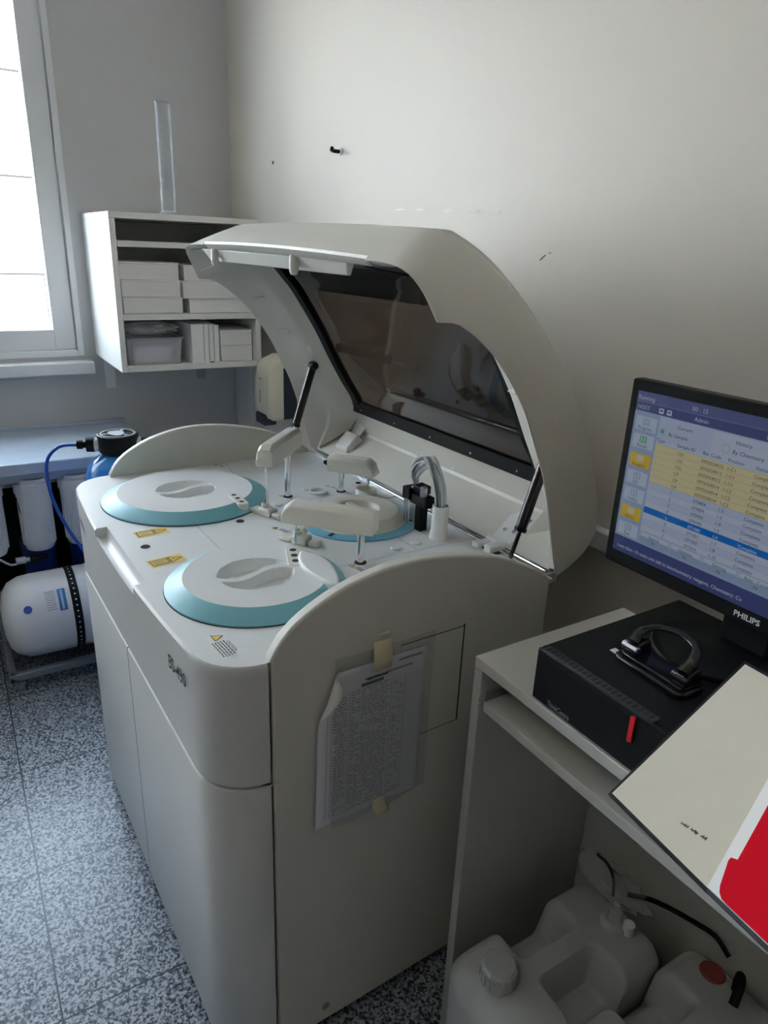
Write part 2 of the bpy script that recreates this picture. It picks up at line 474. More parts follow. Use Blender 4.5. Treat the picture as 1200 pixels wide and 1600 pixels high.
# ------------------------------------------------------------------ small wall fixings
h = empty('wall_hook', (-1.258, YB, 1.686)); tag(h, 'small dark screw hook sticking out of the beige back wall above the analyzer', 'wall hook')
MB().lathe([(0.010, 0), (0.010, -0.004), (0.006, -0.006)], axis='y', n=16).build('backplate', M['pvc'], h)
MB().tube([(0, -0.004, 0), (0, -0.025, 0), (0.004, -0.034, 0.002), (0.012, -0.036, 0.006)], 0.0055, 10).build('hook', M['black'], h)
p = MB().lathe([(0.0055, 0.0), (0.0055, -0.003), (0.0025, -0.004), (0.0025, -0.001), (0.0, -0.001)], (-1.767, YB, 1.692), n=14, axis='y').build('wall_plug', M['wheel'])
tag(p, 'tiny empty grey wall plug left of the dark screw hook', 'wall plug')

# ================================================================== the analyzer
AM = 0.0241; RC = 0.0877
mc, ms = math.cos(AM), math.sin(AM)
AN = empty('chemistry_analyzer', (ms*RC, RC-mc*RC, 0), AM)
tag(AN, 'large ivory floor-standing lab analyzer with raised hood and teal-rimmed round lids', 'lab analyzer')
XL = -0.985; ZD = 0.8575; ZS = 0.644; ZB = 0.03; YR = 0.662
def bow(z): 
    t = max(0, min(1, (z-ZS)/(ZD-ZS))); return 0.0165*t*t*(3-2*t)
def outline(z, inset=0.0, n=8, xs=()):
    """plan outline of the front from the right side round to the left side"""
    r = RC; pts = []
    for k in range(n+1):
        a = -PI/2*k/n
        pts.append((-r+(r-inset)*math.cos(a), r+(r-inset)*math.sin(a)))
    x0, x1 = -r, XL+r
    mid = sorted(set([x0+(x1-x0)*k/24 for k in range(1, 24)] + list(xs)), reverse=True)
    for x in mid:
        t = (x-(x0+x1)/2)/((x0-x1)/2); pts.append((x, inset-bow(z)*(1-t*t)))
    for k in range(n+1):
        a = -PI/2-PI/2*k/n
        pts.append((XL+r+(r-inset)*math.cos(a), r+(r-inset)*math.sin(a)))
    return pts
NX0, NX1 = -0.634, -0.338      # handle notch in the deck's front edge
NT = (NX1, NX1-0.0005, NX0+0.0005, NX0)
# upper front panel with the notch
zs = [ZS+0.0025, 0.68, 0.72, 0.76, 0.80, 0.840, 0.8535, ZD]
rows = []
for z in zs:
    o = outline(z, 0.004 if z == ZD else 0.0, xs=NT)
    row = []
    for (x, y) in o:
        zz = z
        if NX0 < x < NX1 and z > 0.840: zz = 0.840
        row.append((x, y, zz))
    rows.append(row)
fp = MB().grid(rows)
fpo = fp.build('front_panel', M['front'], AN, smooth=45)
# text and logo on the front
lg = text_mb('BS-430', 0.035, sx=0.74, bold=0.008)
MB().add(lg, frame((-0.172, -0.0074, 0.788), (1, 0.058, 0), (0, 0, 1))).build('model_lettering', M['ink'], fpo, smooth=0)
lg = text_mb('mindray', 0.034, sx=0.8, bold=0.03)
MB().add(lg, frame((-0.885, -0.0022, 0.783), (1, -0.072, 0), (0, 0, 1))).build('maker_lettering', M['logo'], fpo, smooth=0)
# deck
d = [(x, y) for x, y in outline(ZD, 0.004, xs=NT)]
edge = []
for (x, y) in d:
    if x == NX1-0.0005 or x == NX0+0.0005: edge.append((x, 0.0095))
    elif NX0 < x < NX1: edge.append((x, 0.0095))
    else: edge.append((x, y))
top = [(x, y, ZD) for x, y in edge]
dk = MB().poly(top+[(XL+0.004, YR, ZD), (-0.004, YR, ZD)])
tro = []
for x, y in outline(0.840, 0.0, xs=NT):
    if NX0 < x < NX1: tro.append([(x, 0.0095, ZD), (x, 0.009, 0.846), (x, 0.006, 0.838), (x, 0.0, 0.834), (x, y+0.004, 0.835), (x, y, 0.840)])
dk.grid(tro)
for x in (NX0+0.0005, NX1-0.0005):
    y0 = min(p[1] for p in outline(ZD, 0.004, xs=NT) if abs(p[0]-x) < 1e-6)
    dk.poly([(x, y0, ZD), (x, 0.0095, ZD), (x, 0.009, 0.846), (x, 0.006, 0.838), (x, 0.0, 0.834), (x, y0, 0.835), (x, y0-0.004, 0.840)])
dko = dk.build('deck', M['deck'], AN, smooth=45, normals=True)
# lower doors
def lower(x_lo, x_hi, name, zt=ZS-0.0025, zb=ZB):
    o = [p for p in outline(ZB, -0.0012) if x_lo <= p[0] <= x_hi]
    if x_hi < -0.2: o = [(x_hi, -0.0012)] + o
    if x_lo > -0.9: o = o + [(x_lo, -0.0012)]
    rows = []
    for z, ins in ((zb, 0.004), (zb+0.004, 0), (zt-0.004, 0), (zt-0.001, 0.0012), (zt, 0.004), (zt, 0.02)):
        rows.append([(x+(0 if abs(x-XL/2) < 0.4 else 0), y+ins, z) for x, y in o])
    return MB().grid(rows).build(name, M['front'], AN, smooth=50)
lower(-0.503, 1, 'door'); lower(-2, -0.507, 'door')
# dark interior so every gap reads as a real gap
MB().prism([(x, y) for x, y in outline(ZB, 0.016)]+[(XL+0.03, YR-0.03), (-0.03, YR-0.03)], 'z', ZB+0.012, ZD-0.035).build('chassis', M['dark'], AN, smooth=0)
MB().box(XL+0.02, -0.02, YR-0.022, YR-0.004, ZB, ZD-0.004).build('rear_panel', M['casing'], AN, bevel=0.003)
for fx, fy in ((-0.08, 0.1), (-0.08, 0.58), (-0.9, 0.1), (-0.9, 0.58)):
    MB().lathe([(0.022, 0), (0.022, 0.012), (0.012, 0.014), (0.012, ZB+0.015)], (fx, fy, 0), n=16).build('foot', M['black_matte'], AN)
# side panels with the arched top
PR = [(0.0925, 0.862), (0.109, 0.889), (0.139, 0.915), (0.192, 0.942), (0.257, 0.960), (0.327, 0.966), (0.403, 0.960), (0.487, 0.943), (0.548, 0.921), (0.615, 0.888), (0.652, 0.862)]
arc = [(p.x, p.y) for p in catmull([(a, b, 0) for a, b in PR], 40)]
prof = arc + [(0.652, ZB), (0.0925, ZB)]
for x0, x1 in ((-0.021, 0.0), (XL, XL+0.021)):
    sp = MB().prism(prof, 'x', x0, x1).build('side_panel', M['casing'], AN, bevel=0.004, seg=3)
    if x0 == -0.021:
        # access hatch and screw on the visible side
        MB().box(-0.001, 0.0009, 0.32, 0.4505, 0.6255, 0.818).build('access_hatch', M['casing'], sp, bevel=0.0008)
        MB().box(-0.001, 0.0004, 0.4505, 0.4535, 0.624, 0.8225).box(-0.001, 0.0004, 0.32, 0.4505, 0.624, 0.6255).box(-0.001, 0.0004, 0.32, 0.4505, 0.818, 0.8195).build('hatch_gap', M['dark'], sp, smooth=0)
        MB().lathe([(0.008, 0), (0.008, 0.0012), (0.006, 0.002), (0, 0.002)], (0, 0.189, 0.068), n=18, axis='x').build('screw', M['steel'], sp)
    else:
        for yy, zz in ((0.245, 0.925), (0.50, 0.905)):
            MB().lathe([(0.009, 0), (0.009, 0.0015), (0.007, 0.002), (0, 0.002)], (x1, yy, zz), n=18, axis='x').build('cap_plug', M['casing'], sp)
# deck details
z = ZD+0.0004
def line(p, q, w=0.0011):
    a = Vector((*p, z)); b = Vector((*q, z)); n_ = Vector((-(b-a).y, (b-a).x, 0)).normalized()*w/2
    MB().poly([a-n_, b-n_, b+n_, a+n_]).build('panel_seam', M['ink_soft'], dko, smooth=0)
line((-0.554, 0.173), (-0.405, 0.173)); line((-0.236, 0.33), (-0.224, 0.655)); line((-0.60, 0.40), (-0.59, 0.655))
line((-0.31, 0.515), (-0.234, 0.515), 0.0016); line((-0.96, 0.395), (-0.86, 0.375))
for hx, hy, r in ((-0.494, 0.050, 0.0075), (-0.537, 0.263, 0.0075), (-0.649, 0.628, 0.006)):
    MB().lathe([(r+0.0015, 0.0002), (r+0.001, 0.0012), (r, 0.0012), (r, 0.0004), (0, 0.0004)], (hx, hy, ZD), n=20).build('screw_hole', M['dark'], dko)
for bx, by in ((-0.662, 0.487), (-0.595, 0.378), (-0.258, 0.48), (-0.26, 0.532), (-0.178, 0.337)):
    MB().lathe([(0.0105, 0), (0.0105, 0.002), (0.009, 0.0035), (0, 0.004)], (bx, by, ZD), n=22).build('screw_cap', M['deck'], dko)
# cup rim and wash ring on the deck
MB().lathe([(0.022, 0), (0.022, 0.005), (0.019, 0.006), (0.018, 0.001), (0, 0.001)], (-0.629, 0.501, ZD), n=26).build('cup_rim', M['deck'], dko)
MB().lathe([(0.012, 0.001), (0.018, 0.001), (0.019, 0.016), (0.024, 0.018), (0.026, 0.014), (0.026, 0)], (-0.560, 0.596, ZD), n=26, caps=False).build('wash_ring', M['cream'], dko)
MB().lathe([(0.020, 0), (0.020, 0.002), (0, 0.002)], (-0.535, 0.640, ZD), n=22).build('round_plate', M['deck'], dko)
# stickers
def sticker(o, u, w_, h_, kind):
    v = Vector((0, 0, 1)).cross(Vector((*u, 0)).normalized()); f = frame((o[0], o[1], ZD+0.0005), (*u, 0), v)
    if kind == 'laser':
        s = MB().add(MB().poly([(0, 0, 0), (w_, 0, 0), (w_, h_, 0), (0, h_, 0)]), f)
        s.build('warning_sticker', M['sticker_yellow'], dko, smooth=0, normals=False)
        k = MB(); e = 0.0022
        def bar(x0, x1, y0, y1): k.poly([(x0, y0, 0.0003), (x1, y0, 0.0003), (x1, y1, 0.0003), (x0, y1, 0.0003)])
        b0, b1, c0, c1 = 0.003, w_*0.56, h_*0.16, h_*0.84
        bar(b0, b1, c0, c0+e); bar(b0, b1, c1-e, c1); bar(b0, b0+e, c0, c1); bar(b1-e, b1, c0, c1)
        for i in range(5): bar(b0+0.005, b1-0.004-0.004*(i % 2), c0+0.003+i*(c1-c0-0.006)/5, c0+0.0038+i*(c1-c0-0.006)/5)
        t0, t1 = w_*0.60, w_*0.95; m = h_/2
        for p, q in (((t0, c0), (t0, c1)), ((t0, c1), (t1, m)), ((t1, m), (t0, c0))):
            p = Vector((*p, 0)); q = Vector((*q, 0)); n_ = Vector((-(q-p).y, (q-p).x, 0)).normalized()*0.0012
            k.poly([(*(p-n_)[:2], 0.0003), (*(q-n_)[:2], 0.0003), (*(q+n_)[:2], 0.0003), (*(p+n_)[:2], 0.0003)])
        k.disc((t0+0.007, m, 0.0003), 0.0022, 8); bar(t0+0.003, t0+0.014, m-0.0004, m+0.0004)
        MB().add(k, f).build('warning_print', M['ink'], dko, smooth=0, normals=False)
    else:
        if kind == 'caution':
            MB().add(MB().poly([(0, 0, 0), (w_, 0, 0), (w_, h_, 0), (0, h_, 0)]), f).build('caution_sticker', M['sticker_clear'], dko, smooth=0, normals=False)
        k = MB(); y = MB()
        t = h_*0.62; tx = 0.003
        y.poly([(tx, h_*0.30, 0.0003), (tx+t, h_*0.30, 0.0003), (tx+t/2, h_*0.30+t*0.86, 0.0003)])
        for p, q in (((tx, h_*.3), (tx+t, h_*.3)), ((tx+t, h_*.3), (tx+t/2, h_*.3+t*.86)), ((tx+t/2, h_*.3+t*.86), (tx, h_*.3))):
            p = Vector((*p, 0)); q = Vector((*q, 0)); n_ = Vector((-(q-p).y, (q-p).x, 0)).normalized()*0.0005
            k.poly([(*(p-n_)[:2], 0.0005), (*(q-n_)[:2], 0.0005), (*(q+n_)[:2], 0.0005), (*(p+n_)[:2], 0.0005)])
        x0 = tx+t+0.004; rr = random.Random(int(abs(o[0])*1000))
        if kind == 'caution': k.add(text_mb('CAUTION', 0.0072), Matrix.Translation((x0+0.004, h_-0.008, 0.0005)))
        n = 5 if kind == 'caution' else 4
        for i in range(n):
            yy = h_*(0.62 if kind == 'caution' else 0.84) - i*h_*0.145; xx = x0
            while xx < w_-0.004:
                l = rr.uniform(0.003, 0.008); k.poly([(xx, yy, 0.0005), (min(xx+l, w_-0.002), yy, 0.0005), (min(xx+l, w_-0.002), yy+h_*0.06, 0.0005), (xx, yy+h_*0.06, 0.0005)]); xx += l+0.0014
        MB().add(y, f).build('hazard_triangle', M['sticker_yellow'], dko, smooth=0, normals=False)
        MB().add(k, f).build('caution_print', M['ink'], dko, smooth=0, normals=False)
sticker((-0.541, 0.049), (-0.05, 1), 0.066, 0.036, 'laser')
sticker((-0.390, 0.036), (-0.12, 1), 0.066, 0.036, 'laser')
sticker((-0.116, 0.034), (0.98, 0.06), 0.072, 0.030, 'caution')
sticker((-0.470, 0.300), (0.95, 0.35), 0.050, 0.020, 'text')
sticker((-0.235, 0.350), (0.95, 0.10), 0.045, 0.020, 'text')
sticker((-0.665, 0.535), (0.95, 0.30), 0.042, 0.016, 'text')
sticker((-0.650, 0.400), (0.95, 0.30), 0.036, 0.016, 'text')
sticker((-0.955, 0.350), (0.90, 0.30), 0.042, 0.018, 'text')

# --- round carousel lids: teal bevelled rim, white top with a dished S-bar grip
def carousel_lid(cx, cy, R, ri, h, grip_dir, notch=None):
    root = empty('carousel_lid', (cx, cy, ZD)); root.parent = AN
    MB().lathe([(R, 0.0), (R, 0.004), (R-0.002, 0.0055), (ri+0.002, h-0.001), (ri, h)], n=96, caps=False).build('teal_rim', M['teal'], root, smooth=50)
    MB().lathe([(R+0.0012, 0), (R+0.0012, 0.0012), (R-0.002, 0.0014)], n=96, caps=False).build('rim_gap', M['dark'], root)
    gd = Vector((*grip_dir, 0)).normalized(); gn = Vector((-gd.y, gd.x, 0)); g = 0.067
    def hz(x, y):
        u = x*gd.x+y*gd.y; v = x*gn.x+y*gn.y; rr = math.hypot(u, v*1.06)
        if rr >= g: return h
        depth = 0.036*min(1, ((g-rr)/g)*2.6)**0.7
        c = 0.016*math.sin(u/g*PI*0.9); w = abs(v-c)
        k = max(0, min(1, (w-0.008)/0.005))
        return h-depth*k
    rows = []; nr, na = 58, 144
    for i in range(nr+1):
        t = i/nr
        r = g*1.04*t/0.72 if t < 0.72 else g*1.04+(ri-g*1.04)*(t-0.72)/0.28
        rows.append([(r*math.cos(2*PI*k/na), r*math.sin(2*PI*k/na), hz(r*math.cos(2*PI*k/na), r*math.sin(2*PI*k/na))) for k in range(na)])
    MB().grid(rows, cv=True).build('lid_top', M['deck'], root, smooth=42)
    return root
lid1 = carousel_lid(-0.739, 0.212, 0.187, 0.152, 0.020, (0.12, 1.0))
lid2 = carousel_lid(-0.247, 0.176, 0.157, 0.126, 0.020, (0.15, 1.0))
# probe slots in the lids
def slot(par, c, a, L, w_, hz_, n=3):
    s = MB(); f = frame((c[0], c[1], hz_), (math.cos(a), math.sin(a), 0), (-math.sin(a), math.cos(a), 0))
    s.prism(rrect(-L/2, L/2, -w_/2, w_/2, w_*0.45), 'z', -0.013, 0.0025)
    MB().add(s, f).build('probe_slot', M['cream'], par, bevel=0.0006)
    k = MB()
    for i in range(n): k.disc((-L/2+L*(i+0.8)/(n+0.6), 0, 0.0029), w_*0.24, 14)
    MB().add(k, f).build('slot_hole', M['dark'], par, smooth=0)
slot(lid1, (0.118, 0.080), -0.02, 0.088, 0.024, 0.0190)
slot(lid2, (-0.033, 0.090), -0.36, 0.088, 0.028, 0.0190, 3)
# raised leaf-shaped flap on the right lid
lf = [(p.x, p.y) for p in catmull([(-0.036, 0.108, 0), (-0.008, 0.126, 0), (0.025, 0.130, 0), (0.055, 0.126, 0), (0.092, 0.114, 0), (0.117, 0.100, 0)], 22)] + [(p.x, p.y) for p in catmull([(0.114, 0.094, 0), (0.100, 0.086, 0), (0.052, 0.077, 0), (0.020, 0.078, 0), (-0.012, 0.088, 0), (-0.034, 0.102, 0)], 22)]
MB().prism(lf[::-1], 'z', 0.004, 0.0275).build('lid_flap', M['deck'], lid2, bevel=0.004, seg=3)
# small reaction-carousel cover with the sky-blue ring
r3 = empty('reaction_cover', (-0.437, 0.497, ZD)); r3.parent = AN
MB().lathe([(0.134, 0), (0.134, 0.0025), (0.132, 0.0035), (0.106, 0.0035)], n=80, caps=False).build('blue_ring', M['blue_ring'], r3)
pr = [(0.110, 0.003), (0.105, 0.004), (0.090, 0.024), (0.085, 0.026), (0.050, 0.026), (0.047, 0.024), (0.043, 0.012), (0, 0.012)]
MB().lathe(pr, n=80, caps=False).build('cover_top', M['cream'], r3, smooth=22)
MB().prism(rrect(-0.043, 0.043, -0.009, 0.009, 0.008), 'z', 0.012, 0.026).build('grip_bar', M['cream'], r3, bevel=0.003)
for a in (-1.0, 1.9, 0.9):
    MB().box(-0.008, 0.008, -0.004, 0.004, 0.0036, 0.0046).build('ring_slot', M['dark'], r3, smooth=0).matrix_local = Matrix.Rotation(a, 4, 'Z') @ Matrix.Translation((0.120, 0, 0))

# --- probe arms: chrome post, cream arm, steel needle
def probe_arm(post, tip, z0, z1, w_, over0, over1, needle_z, drop=0.0):
    root = empty('probe_arm', (post[0], post[1], ZD)); root.parent = AN
    P = Vector((0, 0)); T = Vector((tip[0]-post[0], tip[1]-post[1])); L = T.length; u = T/L
    f = frame((0, 0, 0), (u.x, u.y, 0), (-u.y, u.x, 0))
    zb, zt = z0-ZD, z1-ZD
    a0, a1 = -over0, L+over1
    s = MB(); hw = w_/2; rows = []
    prof = [(a0, zb, zt-0.002), (a0+0.012, zb-0.0, zt), (L*0.5, zb, zt), (a1-0.022, zb-drop*0.5, zt-drop*0.2), (a1-0.007, zb-drop, zt-0.010-drop*0.5), (a1, zb-drop, zt-0.026-drop*0.6)]
    for (x, lo, hi) in prof:
        rows.append([(x, -hw, lo), (x, -hw, hi-0.008), (x, -hw+0.008, hi), (x, hw-0.008, hi), (x, hw, hi-0.008), (x, hw, lo)])
    s.grid(rows, cv=True); n = len(rows)
    b = len(s.v)-n*6
    s.face([b+i for i in range(6)][::-1]); s.face([b+(n-1)*6+i for i in range(6)])
    MB().add(s, f).build('arm', M['cream'], root, bevel=0.0022, seg=2, smooth=28)
    MB().lathe([(0.0072, 0), (0.0072, zb+0.004)], n=20).build('post', M['chrome'], root)
    MB().lathe([(0.0115, 0), (0.0115, 0.0012), (0, 0.0012)], n=20).build('post_gap', M['dark'], root)
    tx, ty = T.x, T.y
    MB().lathe([(0.0036, zb-drop), (0.0036, zb-drop-0.016), (0.0024, zb-drop-0.020), (0.0021, needle_z-ZD+0.006), (0.0006, needle_z-ZD)], (tx, ty, 0), n=12).build('needle', M['chrome'], root)
    MB().lathe([(0.003, zb-0.0006), (0.003, zb+0.0)], (T.x*0.6, T.y*0.6, 0), n=12).build('arm_screw', M['black'], root)
    return root
probe_arm((-0.636, 0.424), (-0.545, 0.330), 0.972, 1.018, 0.038, 0.045, 0.014, ZD+0.010)
probe_arm((-0.612, 0.556), (-0.554, 0.598), 0.911, 0.950, 0.042, 0.030, 0.020, ZD+0.012)
probe_arm((-0.234, 0.383), (-0.338, 0.297), 0.922, 0.966, 0.040, 0.028, 0.022, ZD+0.016)
# wash wells under the needles
def wash_well(c, a, name='wash_well'):
    root = empty(name, (c[0], c[1], ZD), a); root.parent = AN
    MB().box(-0.030, -0.004, -0.013, 0.013, 0, 0.009).build('well_base', M['cream'], root, bevel=0.003)
    MB().box(0.0, 0.034, -0.015, 0.015, 0, 0.018).build('well_block', M['cream'], root, bevel=0.004)
    MB().lathe([(0.009, 0), (0.009, 0.026), (0.006, 0.027), (0.005, 0.010), (0, 0.010)], (0.008, 0, 0), n=18).build('well_nozzle', M['cream'], root)
    MB().box(0.036, 0.060, -0.011, 0.011, 0, 0.012).build('well_clip', M['cream'], root, bevel=0.004)
    return root
wash_well((-0.560, 0.326), 0.35)
ww = wash_well((-0.385, 0.318), 0.55)
MB().box(-0.012, 0.012, 0.016, 0.034, 0, 0.024).build('well_side_block', M['cream'], ww, bevel=0.005)
# --- wash manifold: black stand, probe tips, tube bundle, white sleeve
wm = empty('wash_manifold', (-0.316, 0.583, ZD)); wm.parent = AN
MB().box(-0.010, 0.010, -0.010, 0.010, 0, 0.075).box(-0.034, 0.030, -0.014, 0.014, 0.058, 0.080).box(-0.046, -0.020, -0.020, 0.016, 0.064, 0.090).box(-0.026, 0.006, -0.010, 0.018, 0.080, 0.098).build('stand', M['black'], wm, bevel=0.002)
MB().lathe([(0.0075, 0.072), (0.0075, 0.100), (0.005, 0.102)], (0.012, -0.006, 0), n=16).build('knob', M['steel'], wm)
for i in range(3):
    for j in range(2):
        MB().lathe([(0.0022, 0.008), (0.0026, 0.020), (0.0026, 0.066)], (-0.043+0.0075*i, -0.014+0.018*j, 0), n=10).build('wash_tip', M['chrome'], wm)
MB().lathe([(0.020, 0), (0.0195, 0.010), (0.0175, 0.018), (0.0168, 0.072), (0.0150, 0.072), (0.0150, 0.060)], (0.053, 0.009, 0), n=28, caps=False).build('tube_sleeve', M['deck'], wm)
rn = random.Random(3)
for i in range(26):
    a = rn.uniform(0, 2*PI); r = 0.012*math.sqrt(rn.random()); ox, oy = r*math.cos(a), r*math.sin(a)
    k = rn.uniform(-1, 1); hgt = 0.158+0.012*k-0.3*ox
    pts = [(-0.030+0.014*rn.random(), -0.012+0.020*rn.random(), 0.088), (-0.030+ox*0.8, oy*0.8, 0.118+0.008*k), (-0.012+ox, oy, hgt-0.012), (0.014+ox*0.8, 0.002+oy, hgt), (0.036+ox, 0.005+oy, 0.136+0.006*k-ox*0.8), (0.050+ox, 0.008+oy, 0.100), (0.053+ox*0.9, 0.009+oy*0.9, 0.060)]
    MB().tube(catmull(pts, 16), 0.0016, 6).build('thin_tube', M['filter_white'] if i % 4 else M['steel'], wm)
# chrome rail, clamp and hinge at the rear of the deck
MB().tube([(XL+0.024, YR+0.004, ZD+0.006), (-0.024, YR+0.004, ZD+0.006)], 0.0042, 10).box(XL+0.024, -0.024, YR-0.010, YR-0.004, ZD, ZD+0.004).build('rear_rail', M['chrome'], AN)
MB().box(XL+0.02, -0.02, YR-0.003, YR+0.030, ZD-0.02, ZD+0.001).build('rail_seat', M['casing'], AN, bevel=0.001)
MB().box(-0.838, -0.815, 0.628, 0.645, ZD, ZD+0.010).box(-0.822, -0.812, 0.624, 0.655, ZD+0.004, ZD+0.016).box(-0.812, -0.790, 0.634, 0.650, ZD, ZD+0.012).build('hood_clamp', M['black'], AN, bevel=0.002)

# --- raised hood
HD = empty('hood', (0, 0, 0)); HD.parent = AN
# matched sections: rim R, outer crease K, inner window edge G, each as (distance in from the side plane, y, z)
SEC = [((.14, .318, 1.404), (.14, .322, 1.409), (.14, .332, 1.394)),
       ((.060, .313, 1.400), (.13, .350, 1.424), (.128, .370, 1.395)),
       ((.022, .318, 1.388), (.125, .395, 1.442), (.126, .410, 1.400)),
       ((.005, .334, 1.362), (.122, .425, 1.451), (.125, .435, 1.402)),
       ((0, .353, 1.327), (.118, .458, 1.450), (.125, .455, 1.398)),
       ((0, .394, 1.322), (.108, .497, 1.430), (.125, .491, 1.380)),
       ((0, .445, 1.291), (.096, .535, 1.402), (.125, .525, 1.345)),
       ((0, .489, 1.251), (.085, .578, 1.362), (.125, .555, 1.310)),
       ((0, .538, 1.188), (.070, .640, 1.293), (.125, .615, 1.220)),
       ((0, .574, 1.120), (.058, .695, 1.215), (.125, .660, 1.140)),
       ((0, .601, 1.066), (.050, .735, 1.145), (.125, .700, 1.075)),
       ((0, .625, .998), (.042, .766, 1.075), (.122, .736, 1.020)),
       ((0, .643, .939), (.035, .790, .990), (.085, .762, .945)),
       ((0, .668, .863), (.030, .797, .918), (.030, .690, .868))]
def strand(i):
    p = [s[i] for s in SEC]
    return catmull(p[:5], 16)[:-1] + catmull(p[4:], 44)
RS, KS, GS = strand(0), strand(1), strand(2)
NS = len(RS)
def side(p, right):
    d, y, z_ = p
    return Vector((-d, y, z_)) if right else Vector((XL+d, y, z_ + 0.010*max(0, min(1, (z_-1.2)/0.2))))
sh = MB()
for rt in (True, False):
    rows = []
    for i in range(NS):
        a, b = side(RS[i], rt), side(KS[i], rt)
        out = Vector((1 if rt else -1, 0.35, 0.25)).normalized()
        row = []
        for k in range(9):
            t = k/8; p = a.lerp(b, t) + out*0.012*math.sin(PI*t)**0.9*min(1, i/12)
            row.append(p)
        rows.append(row)
    sh.grid(rows)
    # bottom edge return
    a, b, c = side(RS[-1], rt), side(KS[-1], rt), side(GS[-1], rt)
    sh.poly([a, b, b+Vector((-.04 if rt else .04, 0, 0)), c])
    # rounded rim lip and inner wall with its raised liner
    lip = []
    for i in range(NS):
        a = side(RS[i], rt); g = side(GS[i], rt); s = -1 if rt else 1
        k_ = side(KS[i], rt); back = (k_-a).normalized()
        a1 = a+Vector((s*0.0025, 0, 0))-back*0.0015; a2 = a+Vector((s*0.006, 0, 0))+back*0.002
        m1 = a2.lerp(g, 0.46); m2 = a2.lerp(g, 0.50)+Vector((s*0.013, -0.004, 0)); m3 = a2.lerp(g, 0.9)+Vector((s*0.004, -0.002, 0))
        lip.append([a, a1, a2, a2.lerp(g, 0.2), m1, m2, m2.lerp(m3, 0.5), m3, g])
    sh.grid(lip)
# top strip between the creases with a slight crown
IT = 15+16
rows = []
for i in range(IT):
    a, b = side(KS[i], True), side(KS[i], False); row = []
    for k in range(33):
        t = k/32; p = a.lerp(b, t); q = 1-(2*t-1)**2
        p = p + Vector((0, -0.004*q if i < 6 else 0.002*q, 0.005*q)); row.append(p)
    rows.append(row)
sh.grid(rows)
# front edge lip and underside back to the window
e = [[], [], [], []]
for k in range(33):
    t = k/32; q = 1-(2*t-1)**2
    a = side(KS[0], True).lerp(side(KS[0], False), t)+Vector((0, -0.004*q, 0.005*q))
    e[0].append(a); e[1].append(a+Vector((0, -0.001, -0.005)))
    e[2].append(side(GS[0], True).lerp(side(GS[0], False), t)+Vector((0, 0, 0.003*q)))
    e[3].append(side(GS[14], True).lerp(side(GS[14], False), t))
sh.grid(e)
# strips between the side creases and the window edge (outer back of the hood)
for rt in (True, False):
    sh.grid([[side(KS[i], rt), side(KS[i], rt).lerp(side((0.14, GS[i][1]+0.012, GS[i][2]+0.008), rt), 0.97)] for i in range(14, NS)])
sho = sh.build('hood_shell', M['casing'], HD, smooth=48)
# stiffening ribs on the inside of the hood's side walls
for rt in (True, False):
    s = -1 if rt else 1
    for i, t0, t1 in ((9, 0.10, 0.62), (14, 0.08, 0.44), (24, 0.22, 0.44), (31, 0.26, 0.46)):
        a = side(RS[i], rt); g = side(GS[i], rt)
        p, q_ = a.lerp(g, t0)+Vector((s*0.004, -0.001, 0)), a.lerp(g, t1)+Vector((s*0.005, -0.001, 0))
        n_ = (q_-p).cross(Vector((0, 1, 0.4))).normalized()*0.0018; hgt = Vector((s*0.007, -0.006, -0.004))
        MB().hexa([p-n_, p+n_, q_+n_, q_-n_, p-n_*0.6+hgt*0.2, p+n_*0.6+hgt*0.2, q_+n_*0.6+hgt, q_-n_*0.6+hgt]).build('stiffening_rib', M['casing'], HD, smooth=0)
# white lower pan: sloping plate, fold, upright strip below the window
pn = MB()
xa, xb = XL+0.026, -0.026
pan = [[(xa, .672, .862), (xb, .672, .862)], [(XL+.055, .768, .919), (-.055, .768, .919)], [(XL+.060, .772, .926), (-.060, .772, .926)], [(XL+.085, .754, .990), (-.085, .754, .990)], [(XL+.085, .760, 1.0), (-.085, .760, 1.0)]]
pn.grid(pan)
MB().add(pn).build('hood_pan', M['casing'], HD, smooth=20)
for i in range(6):
    x = -0.898+0.1505*i
    MB().lathe([(0.005, 0.0015), (0.005, -0.0015), (0.003, -0.003), (0, -0.003)], (x, .7715, .933), n=14, axis='y').build('pan_screw', M['pvc'], HD)
# smoked window, black gasket, screws
i0, i1 = 15, NS-14
gl = []
for i in range(i0, NS):
    if GS[i][2] < 0.992: break
    gl.append((GS[i][1], GS[i][2]))
gl.append((0.752, 0.990))
wnd = MB(); rows = []
for (y, z_) in gl: rows.append([(XL+.125+(-.25-XL)*k/16 + 0, y+0.004, z_+0.003) for k in range(17)])
wnd.grid(rows).build('smoked_window', M['smoked'], HD, smooth=60, normals=True)
gk = MB()
for x0, x1 in ((XL+.108, XL+.152), (-.152, -.108)):
    gk.grid([[(x0, y-0.003, z_-0.002), (x1, y-0.003, z_-0.002)] for (y, z_) in gl])
    gk.grid([[(x1, y-0.003, z_-0.002), (x1, y+0.006, z_+0.004)] for (y, z_) in gl])
    gk.grid([[(x0, y-0.003, z_-0.002), (x0, y+0.006, z_+0.004)] for (y, z_) in gl])
gk.box(XL+.112, -.112, .742, .752, .988, 1.008).box(XL+.112, -.112, .736, .750, 1.010, 1.020)
gk.build('window_gasket', M['black'], HD, smooth=30)
for x in (-.83, -.664, -.509, -.356, -.205):
    MB().lathe([(0.0028, 0.001), (0.0028, -0.001), (0, -0.0015)], (x, .741, .999), n=10, axis='y').build('gasket_screw', M['chrome'], HD)
